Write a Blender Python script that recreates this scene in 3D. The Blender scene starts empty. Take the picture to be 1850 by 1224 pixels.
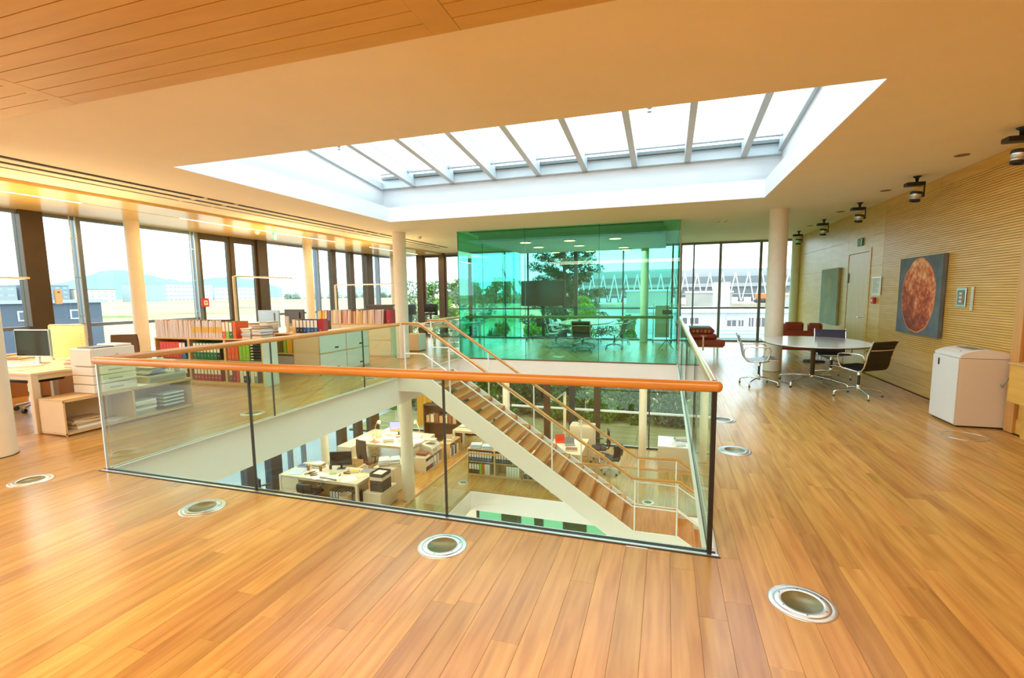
import bpy, bmesh, math, random
import numpy as np
from mathutils import Matrix, Vector
S = bpy.context.scene
COL = S.collection
PI = math.pi
# ------------------------------------------------------------------ camera
H = 1.6
F, CX, CY = 874.0, 925.0, 630.0
YAW, PITCH, ROLL = -.309, .1123, -.0129
def cam_axes():
    c, s = math.cos(YAW), math.sin(YAW)
    f = Vector((s, c, 0)); r = Vector((c, -s, 0)); u = Vector((0, 0, 1))
    f2 = f*math.cos(PITCH)-u*math.sin(PITCH); u2 = u*math.cos(PITCH)+f*math.sin(PITCH)
    r3 = r*math.cos(ROLL)+u2*math.sin(ROLL); u3 = u2*math.cos(ROLL)-r*math.sin(ROLL)
    return r3, u3, -f2
cd = bpy.data.cameras.new('camera'); cam = bpy.data.objects.new('camera', cd); COL.objects.link(cam)
r_, u_, b_ = cam_axes()
cam.matrix_world = Matrix(((r_.x, u_.x, b_.x, 0), (r_.y, u_.y, b_.y, 0), (r_.z, u_.z, b_.z, H), (0, 0, 0, 1)))
cd.sensor_fit = 'HORIZONTAL'; cd.sensor_width = 36.0
cd.lens = F*36/1850
cd.shift_x = (925-CX)/1850
cd.shift_y = (CY-612)/1850
cd.clip_start = .05; cd.clip_end = 8000
S.camera = cam
# ------------------------------------------------------------------ view, cycles
vs = S.view_settings
vs.view_transform = 'Standard'; vs.look = 'None'; vs.gamma = 1; vs.use_curve_mapping = False
vs.exposure = 0.68
cy = S.cycles
cy.use_denoising = True
cy.max_bounces = 14; cy.diffuse_bounces = 6; cy.glossy_bounces = 5; cy.transmission_bounces = 6
cy.transparent_max_bounces = 40
cy.sample_clamp_indirect = 6; cy.sample_clamp_direct = 0
cy.caustics_reflective = False; cy.caustics_refractive = False
# ------------------------------------------------------------------ world: bright overcast sky
SKY = 3.4
w = bpy.data.worlds.new('sky'); S.world = w; w.use_nodes = True
nt = w.node_tree; nt.nodes.clear()
tc = nt.nodes.new('ShaderNodeTexCoord'); sx = nt.nodes.new('ShaderNodeSeparateXYZ')
rp = nt.nodes.new('ShaderNodeValToRGB'); bg = nt.nodes.new('ShaderNodeBackground'); wo = nt.nodes.new('ShaderNodeOutputWorld')
nt.links.new(tc.outputs['Generated'], sx.inputs[0]); nt.links.new(sx.outputs['Z'], rp.inputs[0])
rp.color_ramp.elements[0].position = 0.0; rp.color_ramp.elements[0].color = (.80, .90, 1, 1)
rp.color_ramp.elements[1].position = .6; rp.color_ramp.elements[1].color = (.78, .9, 1, 1)
nt.links.new(rp.outputs[0], bg.inputs[0]); bg.inputs[1].default_value = SKY
nt.links.new(bg.outputs[0], wo.inputs[0])
# ------------------------------------------------------------------ area lights: the building's lamps plus added unseen fill
def area(name, loc, size, power, color, rot=(0, 0, 0), spread=PI):
    l = bpy.data.lights.new(name, 'AREA'); l.shape = 'RECTANGLE'; l.size, l.size_y = size
    l.energy = power; l.color = color; l.spread = spread
    o = bpy.data.objects.new(name, l); COL.objects.link(o); o.location = loc; o.rotation_euler = rot
    return o
WARM = (1, .66, .30); NEUT = (1, .86, .68)
for i, (loc, sz, pw, c, rot) in enumerate([
    ((-2, -1.2, 3.1), (7, 2.5), 290, (1, .78, .5), (0, 0, 0)),  # added warm fill behind the camera, no fixture modelled
    ((-8.85, 2.6, 3.08), (.06, 2.6), 32, WARM, (0, 0, 0)),
    ((-8.85, 4.6, 3.08), (.06, 1.7), 24, WARM, (0, 0, 0)),
    ((-8.83, 9.3, 3.08), (.06, 4.6), 60, WARM, (0, 0, 0)),
    ((-8.8, 14.8, 3.08), (.06, 3.2), 42, WARM, (0, 0, 0)),
    ((2.2, 5.0, 3.1), (1.2, 5), 18, NEUT, (0, 0, 0)),  # added fill for the right floor and wall, no fixture there
    ((-8.5, 4.6, 1.98), (.12, 1.3), 30, WARM, (PI, 0, 0)),
    ((-8.5, 8.8, 2.1), (.12, 1.3), 30, WARM, (PI, 0, 0)),
    ((-8.1, 12.1, 2.0), (1.6, .12), 30, WARM, (PI, 0, 0)),
    ((-8.3, 10.5, -.75), (2.5, 7), 110, NEUT, (0, 0, 0)),  # added fill for the lower floor, as are the next two
    ((-3.5, 14.5, -.75), (8, 2.2), 130, NEUT, (0, 0, 0)),
    ((1.5, 7.5, -.75), (1.0, 6), 40, NEUT, (0, 0, 0)),
    ((-8.2, 13.6, -2.2), (.5, .5), 26, (1, .72, .35), (0, 0, 0)),
    ((-2.4, 14.3, 2.9), (3.5, 4), 150, NEUT, (0, 0, 0)),
    ((-8.4, 4.3, 1.88), (.12, 1.2), 16, WARM, (0, 0, 0)),
]):
    area('lamp_and_fill_light', loc, sz, pw, c, rot)
# ------------------------------------------------------------------ mesh builder
class MB:
    def __init__(s): s.v = []; s.f = []; s.sm = []; s.m = Matrix.Identity(4); s.at = []; s.a = 0.0
    def add(s, vs_, fs, smooth=False):
        n = len(s.v); m = s.m
        s.v += [tuple(m @ Vector(p)) for p in vs_]
        s.f += [tuple(n+i for i in f) for f in fs]; s.sm += [smooth]*len(fs); s.at += [s.a]*len(fs)
        return s
    def box(s, x0, y0, z0, x1, y1, z1, b=0.0):
        if x0 > x1: x0, x1 = x1, x0
        if y0 > y1: y0, y1 = y1, y0
        if z0 > z1: z0, z1 = z1, z0
        if b <= 0:
            return s.add([(x0,y0,z0),(x1,y0,z0),(x1,y1,z0),(x0,y1,z0),(x0,y0,z1),(x1,y0,z1),(x1,y1,z1),(x0,y1,z1)],
                         [(0,3,2,1),(4,5,6,7),(0,1,5,4),(1,2,6,5),(2,3,7,6),(3,0,4,7)])
        b = min(b, (x1-x0)*.45, (y1-y0)*.45, (z1-z0)*.45)
        V = []; idx = {}
        for i, X in enumerate((x0, x1)):
            for j, Y in enumerate((y0, y1)):
                for k, Z in enumerate((z0, z1)):
                    dx, dy, dz = (b if i == 0 else -b), (b if j == 0 else -b), (b if k == 0 else -b)
                    idx[i, j, k] = len(V)
                    V += [(X, Y+dy, Z+dz), (X+dx, Y, Z+dz), (X+dx, Y+dy, Z)]
        g = lambda i, j, k, a: idx[i, j, k]+a
        Fs = []
        for i in (0, 1):
            q = [g(i,0,0,0), g(i,1,0,0), g(i,1,1,0), g(i,0,1,0)]; Fs.append(q if i else q[::-1])
            q = [g(0,i,0,1), g(0,i,1,1), g(1,i,1,1), g(1,i,0,1)]; Fs.append(q if i else q[::-1])
            q = [g(0,0,i,2), g(1,0,i,2), g(1,1,i,2), g(0,1,i,2)]; Fs.append(q if i else q[::-1])
        for i in (0, 1):
            for j in (0, 1):
                q = [g(i,j,0,0), g(i,j,0,1), g(i,j,1,1), g(i,j,1,0)]; Fs.append(q if (i == j) else q[::-1])
                q = [g(i,0,j,0), g(i,0,j,2), g(i,1,j,2), g(i,1,j,0)]; Fs.append(q[::-1] if (i == j) else q)
                q = [g(0,i,j,1), g(0,i,j,2), g(1,i,j,2), g(1,i,j,1)]; Fs.append(q if (i == j) else q[::-1])
                for k in (0, 1):
                    q = [g(i,j,k,0), g(i,j,k,1), g(i,j,k,2)]; Fs.append(q if (i+j+k) % 2 else q[::-1])
        return s.add(V, Fs)
    def cyl(s, p0, p1, r0, r1=None, n=12, cap=True, smooth=True):
        if r1 is None: r1 = r0
        p0 = Vector(p0); p1 = Vector(p1); d = (p1-p0).normalized()
        a = d.orthogonal().normalized(); b = d.cross(a)
        V = []
        for p, r in ((p0, r0), (p1, r1)):
            for i in range(n):
                t = 2*PI*i/n; V.append(p+a*math.cos(t)*r+b*math.sin(t)*r)
        s.add(V, [(i, (i+1) % n, n+(i+1) % n, n+i) for i in range(n)], smooth)
        if cap: s.add(V, [tuple(range(n))[::-1], tuple(range(n, 2*n))])
        return s
    def tube(s, pts, r, n=8, cap=True, ry=None, closed=False, up=None):
        """round (or r x ry) section swept along pts"""
        P = [Vector(p) for p in pts]; ry = ry or r; V = []; N = len(P)
        prev = None
        for i in range(N):
            if closed: t = (P[(i+1) % N]-P[i-1])
            else: t = (P[min(i+1, N-1)]-P[max(i-1, 0)])
            t.normalize()
            if up is not None:
                u = Vector(up); a = u.cross(t)
                if a.length < 1e-4: a = t.orthogonal()
                a.normalize(); b = t.cross(a)
            elif prev is None: a = t.orthogonal().normalized(); b = t.cross(a)
            else:
                a = prev-t*prev.dot(t); a.normalize(); b = t.cross(a)
            prev = a
            k = 1.0
            if 0 < i < N-1:
                c = (P[i]-P[i-1]).normalized().dot((P[i+1]-P[i]).normalized()); k = 1/max(.5, math.sqrt((1+c)/2))
            for j in range(n):
                q = 2*PI*j/n; V.append(P[i]+a*math.cos(q)*r*(k if ry != r or up else 1)+b*math.sin(q)*ry)
        L = N if closed else N-1
        s.add(V, [(i*n+j, i*n+(j+1) % n, ((i+1) % N)*n+(j+1) % n, ((i+1) % N)*n+j) for i in range(L) for j in range(n)], True)
        if cap and not closed: s.add(V, [tuple(range(n))[::-1], tuple(range((N-1)*n, N*n))])
        return s
    def lathe(s, prof, n=24, c=(0, 0, 0), smooth=True, cap=False):
        V = []; st = []
        for r, z in prof:
            st.append(len(V))
            if r < 1e-6: V.append((c[0], c[1], c[2]+z)); continue
            for i in range(n):
                t = 2*PI*i/n; V.append((c[0]+r*math.cos(t), c[1]+r*math.sin(t), c[2]+z))
        Fs = []; m = len(prof)
        for k in range(m-1):
            a, b = st[k], st[k+1]; za, zb = prof[k][0] < 1e-6, prof[k+1][0] < 1e-6
            for i in range(n):
                j = (i+1) % n
                if za and zb: continue
                if za: Fs.append((a, b+j, b+i))
                elif zb: Fs.append((a+i, a+j, b))
                else: Fs.append((a+i, a+j, b+j, b+i))
        s.add(V, Fs, smooth)
        if cap: s.add(V, [tuple(range(st[0], st[0]+n))[::-1], tuple(range(st[-1], st[-1]+n))])
        return s
    def prism(s, poly, axis, lo, hi, smooth=False):
        def P(a, b, c):
            return {'x': (c, a, b), 'y': (a, c, b), 'z': (a, b, c)}[axis]
        n = len(poly)
        V = [P(a, b, lo) for a, b in poly]+[P(a, b, hi) for a, b in poly]
        s.add(V, [tuple(range(n)), tuple(range(n, 2*n))[::-1]])
        s.add(V, [(i, n+i, n+(i+1) % n, (i+1) % n) for i in range(n)], smooth)
        return s
    def grid(s, rows, smooth=True, thick=0):
        R = len(rows); C = len(rows[0]); V = [p for r in rows for p in r]
        Fs = [(i*C+j, i*C+j+1, (i+1)*C+j+1, (i+1)*C+j) for i in range(R-1) for j in range(C-1)]
        s.add(V, Fs, smooth); return s
    def build(s, name, mat, parent=None, loc=None, rz=None, **tags):
        me = bpy.data.meshes.new(name); me.from_pydata(s.v, [], s.f); me.validate()
        if len(me.polygons) == len(s.sm): me.polygons.foreach_set('use_smooth', s.sm)
        if mat is not None: me.materials.append(mat)
        if any(s.at):
            at = me.attributes.new('rnd', 'FLOAT', 'FACE'); at.data.foreach_set('value', s.at)
        me.update()
        return link(name, me, parent, loc, rz, **tags)
def link(name, me, parent=None, loc=None, rz=None, rot=None, **tags):
    o = bpy.data.objects.new(name, me); COL.objects.link(o)
    if parent is not None: o.parent = parent
    if loc is not None: o.location = loc
    if rz is not None: o.rotation_euler = (0, 0, rz)
    if rot is not None: o.rotation_euler = rot
    for k, v in tags.items(): o[{'cat': 'category'}.get(k, k)] = v
    return o
def T(name, label, cat, loc=(0, 0, 0), rz=0, group=None, **kw):
    o = link(name, None, None, loc, rz, label=label, cat=cat)
    if group: o['group'] = group
    for k, v in kw.items(): o[k] = v
    return o
def dup(root, loc, rz=0, label=None, group=None):
    def cp(o, par):
        c = o.copy(); COL.objects.link(c)
        if par is not None: c.parent = par
        for ch in KIDS(o): cp(ch, c)
        return c
    r = cp(root, None); r.location = loc; r.rotation_euler = (0, 0, rz)
    if label: r['label'] = label
    if group: r['group'] = group
    return r
def KIDS(o): return [x for x in o.children]
def B(x0, y0, z0, x1, y1, z1, b=0.0): return MB().box(x0, y0, z0, x1, y1, z1, b)
def rot_m(axis, a, c=(0, 0, 0)): return Matrix.Translation(c) @ Matrix.Rotation(a, 4, axis) @ Matrix.Translation(-Vector(c))
ORD = ['first', 'second', 'third', 'fourth', 'fifth', 'sixth', 'seventh', 'eighth', 'ninth', 'tenth', 'eleventh', 'twelfth', 'thirteenth', 'fourteenth', 'fifteenth', 'sixteenth']
R = random.Random(7)
_O = ['first', 'second', 'third', 'fourth', 'fifth', 'sixth', 'seventh', 'eighth', 'ninth', 'tenth', 'eleventh', 'twelfth', 'thirteenth', 'fourteenth', 'fifteenth', 'sixteenth', 'seventeenth', 'eighteenth', 'nineteenth', 'twentieth']
def ow(n): return _O[n] if n < 20 else 'twenty-'+_O[n-20]
# ------------------------------------------------------------------ materials
MATS = {}
def mat(name, col, rough=.5, metal=0.0, var=0.0, vscale=30, bump=0.0, bscale=200, coat=0.0, emit=None, estr=0, spec=None, objvar=0.0):
    if name in MATS: return MATS[name]
    m = bpy.data.materials.new(name); m.use_nodes = True; n = m.node_tree; L = n.links
    p = n.nodes['Principled BSDF']; p.inputs['Base Color'].default_value = (*col, 1); p.inputs['Roughness'].default_value = rough
    p.inputs['Metallic'].default_value = metal; p.inputs['Coat Weight'].default_value = coat
    if spec is not None: p.inputs['Specular IOR Level'].default_value = spec
    if emit is not None: p.inputs['Emission Color'].default_value = (*emit, 1); p.inputs['Emission Strength'].default_value = estr
    if var > 0 or bump > 0:
        t = n.nodes.new('ShaderNodeTexCoord')
    if var > 0 or objvar > 0:
        h = n.nodes.new('ShaderNodeHueSaturation'); h.inputs['Color'].default_value = (*col, 1)
        last = None
        if var > 0:
            z = n.nodes.new('ShaderNodeTexNoise'); z.inputs['Scale'].default_value = vscale; z.inputs['Detail'].default_value = 3
            L.new(t.outputs['Object'], z.inputs['Vector'])
            mr = n.nodes.new('ShaderNodeMapRange'); mr.inputs['From Min'].default_value = .3; mr.inputs['From Max'].default_value = .7
            mr.inputs['To Min'].default_value = 1-var; mr.inputs['To Max'].default_value = 1+var
            L.new(z.outputs['Fac'], mr.inputs['Value']); last = mr.outputs[0]
        if objvar > 0:
            oi = n.nodes.new('ShaderNodeObjectInfo'); mo = n.nodes.new('ShaderNodeMapRange')
            mo.inputs['To Min'].default_value = 1-objvar; mo.inputs['To Max'].default_value = 1+objvar
            L.new(oi.outputs['Random'], mo.inputs['Value'])
            if last is not None:
                mu = n.nodes.new('ShaderNodeMath'); mu.operation = 'MULTIPLY'; L.new(last, mu.inputs[0]); L.new(mo.outputs[0], mu.inputs[1]); last = mu.outputs[0]
            else: last = mo.outputs[0]
        L.new(last, h.inputs['Value']); L.new(h.outputs[0], p.inputs['Base Color'])
    if bump > 0:
        z = n.nodes.new('ShaderNodeTexNoise'); z.inputs['Scale'].default_value = bscale
        L.new(t.outputs['Object'], z.inputs['Vector']); b = n.nodes.new('ShaderNodeBump'); b.inputs['Strength'].default_value = bump; b.inputs['Distance'].default_value = .01
        L.new(z.outputs['Fac'], b.inputs['Height']); L.new(b.outputs[0], p.inputs['Normal'])
    MATS[name] = m; return m
def glass(name, tint, refl=1.0, rough=0.0, ior=1.5):
    """thin pane: tinted see-through with a clear reflection that grows at grazing angles"""
    if name in MATS: return MATS[name]
    m = bpy.data.materials.new(name); m.use_nodes = True; n = m.node_tree; n.nodes.clear(); L = n.links
    tr = n.nodes.new('ShaderNodeBsdfTransparent'); tr.inputs[0].default_value = (*tint, 1)
    gl = n.nodes.new('ShaderNodeBsdfGlossy'); gl.inputs['Roughness'].default_value = rough; gl.inputs['Color'].default_value = (1, 1, 1, 1)
    lw = n.nodes.new('ShaderNodeLayerWeight'); lw.inputs[0].default_value = .5
    pw = n.nodes.new('ShaderNodeMath'); pw.operation = 'POWER'; pw.inputs[1].default_value = 4.2
    mu = n.nodes.new('ShaderNodeMath'); mu.operation = 'MULTIPLY_ADD'; mu.inputs[1].default_value = .80*refl; mu.inputs[2].default_value = .042*refl
    mx = n.nodes.new('ShaderNodeMixShader'); o = n.nodes.new('ShaderNodeOutputMaterial')
    L.new(lw.outputs['Facing'], pw.inputs[0]); L.new(pw.outputs[0], mu.inputs[0]); L.new(mu.outputs[0], mx.inputs[0]); L.new(tr.outputs[0], mx.inputs[1]); L.new(gl.outputs[0], mx.inputs[2]); L.new(mx.outputs[0], o.inputs[0])
    MATS[name] = m; return m
def wood(name, cols, axis='Y', rough=.35, scale=1.0, plank=False, rvar=.12, coat=0.0, bump=.05, stretch=18, hvar=0.0, spec=.5):
    """timber: long grain along axis, cathedral figure, optional per-piece tone"""
    if name in MATS: return MATS[name]
    m = bpy.data.materials.new(name); m.use_nodes = True; n = m.node_tree; L = n.links
    p = n.nodes['Principled BSDF']; p.inputs['Roughness'].default_value = rough; p.inputs['Coat Weight'].default_value = coat
    p.inputs['Specular IOR Level'].default_value = spec
    t = n.nodes.new('ShaderNodeTexCoord'); mp = n.nodes.new('ShaderNodeMapping')
    sc = {'X': (1, stretch, stretch), 'Y': (stretch, 1, stretch), 'Z': (stretch, stretch, 1)}[axis]
    mp.inputs['Scale'].default_value = tuple(c*scale for c in sc)
    rnd = None
    if plank:
        oi = n.nodes.new('ShaderNodeObjectInfo'); at = n.nodes.new('ShaderNodeAttribute'); at.attribute_name = 'rnd'
        ad = n.nodes.new('ShaderNodeMath'); ad.operation = 'ADD'; L.new(oi.outputs['Random'], ad.inputs[0]); L.new(at.outputs['Fac'], ad.inputs[1])
        fc = n.nodes.new('ShaderNodeMath'); fc.operation = 'FRACT'; L.new(ad.outputs[0], fc.inputs[0]); rnd = fc.outputs[0]
        ml = n.nodes.new('ShaderNodeMath'); ml.operation = 'MULTIPLY'; ml.inputs[1].default_value = 57.3; L.new(rnd, ml.inputs[0])
        cb = n.nodes.new('ShaderNodeCombineXYZ'); L.new(ml.outputs[0], cb.inputs[0]); L.new(ml.outputs[0], cb.inputs[1]); L.new(ml.outputs[0], cb.inputs[2])
        va = n.nodes.new('ShaderNodeVectorMath'); va.operation = 'ADD'; L.new(t.outputs['Object'], va.inputs[0]); L.new(cb.outputs[0], va.inputs[1])
        L.new(va.outputs[0], mp.inputs['Vector'])
    else: L.new(t.outputs['Object'], mp.inputs['Vector'])
    n1 = n.nodes.new('ShaderNodeTexNoise'); n1.inputs['Scale'].default_value = 1.3; n1.inputs['Detail'].default_value = 5; n1.inputs['Distortion'].default_value = .5
    L.new(mp.outputs[0], n1.inputs['Vector'])
    # figure: rings from a slowly varying field
    m2 = n.nodes.new('ShaderNodeMapping'); m2.inputs['Scale'].default_value = tuple(c*scale*(.35 if c > 1 else .8) for c in sc)
    L.new((va.outputs[0] if plank else t.outputs['Object']), m2.inputs['Vector'])
    n2 = n.nodes.new('ShaderNodeTexNoise'); n2.inputs['Scale'].default_value = 1.0; n2.inputs['Detail'].default_value = 1.5; L.new(m2.outputs[0], n2.inputs['Vector'])
    k = n.nodes.new('ShaderNodeMath'); k.operation = 'MULTIPLY'; k.inputs[1].default_value = 34; L.new(n2.outputs['Fac'], k.inputs[0])
    sn = n.nodes.new('ShaderNodeMath'); sn.operation = 'SINE'; L.new(k.outputs[0], sn.inputs[0])
    a1 = n.nodes.new('ShaderNodeMath'); a1.operation = 'MULTIPLY_ADD'; a1.inputs[1].default_value = .07; L.new(sn.outputs[0], a1.inputs[0]); L.new(n1.outputs['Fac'], a1.inputs[2])
    cr = n.nodes.new('ShaderNodeValToRGB'); cr.color_ramp.elements[0].position = .27; cr.color_ramp.elements[1].position = .73
    cr.color_ramp.elements[0].color = (*cols[0], 1); cr.color_ramp.elements[1].color = (*cols[-1], 1)
    if len(cols) > 2:
        e = cr.color_ramp.elements.new(.5); e.color = (*cols[1], 1)
    L.new(a1.outputs[0], cr.inputs[0])
    hs = n.nodes.new('ShaderNodeHueSaturation'); L.new(cr.outputs[0], hs.inputs['Color'])
    if plank:
        mr = n.nodes.new('ShaderNodeMapRange'); mr.inputs['To Min'].default_value = 1-rvar; mr.inputs['To Max'].default_value = 1+rvar*.35
        pw = n.nodes.new('ShaderNodeMath'); pw.operation = 'POWER'; pw.inputs[1].default_value = .42; L.new(rnd, pw.inputs[0])
        L.new(pw.outputs[0], mr.inputs['Value']); L.new(mr.outputs[0], hs.inputs['Value'])
        m3 = n.nodes.new('ShaderNodeMath'); m3.operation = 'MULTIPLY'; m3.inputs[1].default_value = 7.31; L.new(rnd, m3.inputs[0])
        f3 = n.nodes.new('ShaderNodeMath'); f3.operation = 'FRACT'; L.new(m3.outputs[0], f3.inputs[0])
        r3 = n.nodes.new('ShaderNodeMapRange'); r3.inputs['To Min'].default_value = .5-hvar; r3.inputs['To Max'].default_value = .5+hvar
        L.new(f3.outputs[0], r3.inputs['Value']); L.new(r3.outputs[0], hs.inputs['Hue'])
    L.new(hs.outputs[0], p.inputs['Base Color'])
    if bump > 0:
        b = n.nodes.new('ShaderNodeBump'); b.inputs['Strength'].default_value = bump; b.inputs['Distance'].default_value = .004
        L.new(n1.outputs['Fac'], b.inputs['Height']); L.new(b.outputs[0], p.inputs['Normal'])
    MATS[name] = m; return m
M_floor = wood('parquet_oak', [(.38, .184, .042), (.495, .264, .066), (.57, .33, .09)], 'Y', .25, 1.0, plank=True, rvar=.25, hvar=.006, bump=.015, spec=.5)
M_sub = mat('floor_joint', (.22, .10, .035), .8)
M_plaster = mat('plaster_ceiling', (.90, .80, .60), .8, var=.015, vscale=2, bump=.02, bscale=300)
M_shaft = mat('white_shaft_paint', (.86, .88, .9), .6)
M_white = mat('white_fascia_paint', (.84, .82, .76), .55, var=.01, vscale=3)
M_column = mat('cream_concrete', (.80, .74, .62), .6, var=.03, vscale=6, bump=.05, bscale=60)
M_wallwood = wood('maple_panel', [(.62, .345, .065), (.68, .395, .085), (.74, .45, .12)], 'Y', .35, 1.0, bump=.02, stretch=14)
M_wallback = mat('wall_groove', (.34, .17, .04), .8)
M_ceilwood = wood('ceiling_board', [(.64, .38, .05), (.68, .41, .06), (.72, .45, .075)], 'X', .45, .6, bump=.02, stretch=10)
M_lowceil = mat('lacquered_ceiling', (.74, .50, .17), .22, var=.03, vscale=2)
M_rail = wood('handrail_beech', [(.48, .20, .036), (.56, .25, .05), (.62, .30, .07)], 'X', .28, 1.2, coat=.3, bump=.01, stretch=12)
M_raily = wood('handrail_beech_long', [(.48, .20, .036), (.56, .25, .05), (.62, .30, .07)], 'Y', .28, 1.2, coat=.3, bump=.01, stretch=12)
M_tread = wood('tread_cherry', [(.42, .135, .02), (.54, .19, .033), (.62, .24, .05)], 'Y', .35, 1.0, plank=True, rvar=.1, bump=.02)
M_glass = glass('balustrade_glass', (.865, .94, .875), .6)
M_win = glass('window_glass', (.80, .86, .84), .55)
M_sky = glass('rooflight_glass', (.93, .97, .96), .4)
M_teal = glass('green_tinted_glass', (.45, .89, .79), .9)
M_tealedge = mat('green_glass_edge', (.03, .2, .15), .2)
M_brown = mat('bronze_frame', (.085, .055, .03), .4, metal=.35, var=.06, vscale=5)
M_dark = mat('dark_frame', (.06, .06, .07), .4, metal=.5)
M_greyframe = mat('grey_frame', (.2, .22, .25), .35, metal=.5)
M_alu = mat('aluminium', (.62, .64, .66), .28, metal=1)
M_chrome = mat('chrome', (.8, .8, .82), .10, metal=1)
M_steel = mat('brushed_steel', (.62, .65, .68), .32, metal=.9, var=.03, vscale=60)
M_black = mat('black_plastic', (.015, .014, .014), .45)
M_seal = mat('black_seal', (.012, .01, .01), .6)
M_ivory = mat('ivory_laminate', (.68, .59, .44), .45)
M_ply = wood('birch_edge', [(.62, .43, .2), (.7, .5, .25)], 'X', .45, 1.0, bump=.01)
M_plyd = wood('beech_board', [(.6, .40, .19), (.68, .47, .24)], 'Y', .45, 1.0, bump=.01)
M_pale = mat('pale_green_door', (.72, .80, .76), .3)
M_offwhite = mat('printer_shell', (.76, .74, .69), .4)
M_greyplast = mat('grey_plastic', (.35, .36, .36), .5)
M_screen = mat('dark_screen', (.012, .014, .018), .12)
M_paper = mat('paper', (.82, .80, .76), .8, objvar=.08)
M_brownfab = mat('brown_fabric', (.10, .055, .028), .8, bump=.2, bscale=500)
M_blackfab = mat('black_leather', (.012, .009, .011), .5, bump=.1, bscale=200)
M_bluefab = mat('navy_weave', (.05, .055, .11), .6, bump=.2, bscale=400)
M_red = mat('oxblood_leather', (.34, .055, .03), .42, var=.06, vscale=8, bump=.1, bscale=60)
M_led = mat('light_strip', (1, .8, .45), .5, emit=(1, .80, .42), estr=5)
M_slot = mat('slot_shadow', (.008, .005, .003), .9)
# ================================================================== SETTING
G = -3.8
XL, XR, YB = -10.5, 3.7, 17.0
OX0, OX1, OY0, OY1 = -5.1, .34, 3.02, 11.40       # opening in the upper slab
LX0, LX1, LY0, LY1 = -5.1, 2.25, 3.02, 12.0       # opening in the lower slab
def ring(x0, x1, y0, y1, ox0, ox1, oy0, oy1):
    return [(x0, y0, x1, oy0), (x0, oy1, x1, y1), (x0, oy0, ox0, oy1), (ox1, oy0, x1, oy1)]
def slab(name, rects, z0, z1, m, parent=None, **k):
    b = MB()
    for a in rects: b.box(a[0], a[1], z0, a[2], a[3], z1)
    return b.build(name, m, parent, **k)
# --- upper floor: slab with individually laid planks
floor = slab('floor', ring(XL-.1, XR+.1, -4, YB+.1, OX0+.0, OX1, OY0, OY1), -.03, -.014, M_sub, kind='structure')
fl2 = slab('floor', ring(XL-.1, LX1+2, -4, YB+.1, LX0, LX1, LY0, LY1), G-.03, G-.014, M_sub, kind='structure')
PW = .1335
def plank_rows(holes, x0, x1, y0, y1, seed):
    rr = random.Random(seed); out = []
    nrow = int((x1-x0)/PW)
    for i in range(nrow):
        xa = x0+i*PW; xb = xa+PW; y = y0-rr.random()*1.6
        while y < y1:
            L = rr.choice((.9, 1.15, 1.4, 1.7, 2.0)); a, b = max(y, y0), min(y+L, y1); y += L
            parts_ = [(xa, xb, a, b)]
            for hx0, hx1, hy0, hy1 in holes:
                ns = []
                for u0, u1, p, q in parts_:
                    if u1 <= hx0 or u0 >= hx1 or q <= hy0 or p >= hy1: ns.append((u0, u1, p, q)); continue
                    if p < hy0: ns.append((u0, u1, p, hy0))
                    if q > hy1: ns.append((u0, u1, hy1, q))
                    m0, m1 = max(p, hy0), min(q, hy1)
                    if u0 < hx0: ns.append((u0, hx0, m0, m1))
                    if u1 > hx1: ns.append((hx1, u1, m0, m1))
                parts_ = ns
            out += [p_ for p_ in parts_ if p_[1]-p_[0] > .006 and p_[3]-p_[2] > .03]
    return out
def plank_geo(mb, x0, x1, y0, y1, z, g=.0005, c=.0006, t=.014):
    a, b, d, e = x0+g, x1-g, y0+g, y1-g
    mb.add([(a, d, z-t), (b, d, z-t), (b, e, z-t), (a, e, z-t), (a, d, z-c), (b, d, z-c), (b, e, z-c), (a, e, z-c),
            (a+c, d+c, z), (b-c, d+c, z), (b-c, e-c, z), (a+c, e-c, z)],
           [(8, 9, 10, 11), (4, 5, 9, 8), (5, 6, 10, 9), (6, 7, 11, 10), (7, 4, 8, 11), (0, 1, 5, 4), (1, 2, 6, 5), (2, 3, 7, 6), (3, 0, 4, 7)])
hole = [(OX0+.04, OX1, OY0, OY1)]
# phase so that a joint runs near X = -.48 as in the photo
x_first = -.48-PW*math.floor((-.48-(XL-.02))/PW)
pl = plank_rows(hole, x_first, XR, -.5, YB-.02, 3)
def vis(p):
    x, y = (p[0]+p[1])/2, (p[2]+p[3])/2
    f = Vector((math.sin(YAW), math.cos(YAW))); d = x*f.x+y*f.y; s_ = x*f.y-y*f.x
    if d < .9 or abs(s_)/d > 1.2: return 1e6+(x*x+y*y)
    return x*x+y*y-(.7 if p[3]-p[2] > 1 else 0)
pl.sort(key=vis)
pm = {}
for p in pl[:300]:
    key = (round(p[1]-p[0], 4), round(p[3]-p[2], 3))
    if key not in pm:
        mb = MB(); plank_geo(mb, 0, p[1]-p[0], 0, p[3]-p[2], 0); o = mb.build('plank', M_floor, floor, (p[0], p[2], 0)); pm[key] = o.data
    else: link('plank', pm[key], floor, (p[0], p[2], 0))
mb = MB(); rr = random.Random(5)
for p in pl[300:]:
    mb.a = rr.random(); plank_geo(mb, *p, 0)
mb.build('plank', M_floor, floor, kind='stuff')
lp = plank_rows([(LX0, LX1, LY0, LY1)], XL, LX1+2, 3.0, YB-.02, 9)
mb = MB()
for p in lp:
    mb.a = rr.random(); plank_geo(mb, *p, G)
mb.build('plank', M_floor, fl2, kind='stuff')
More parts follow.
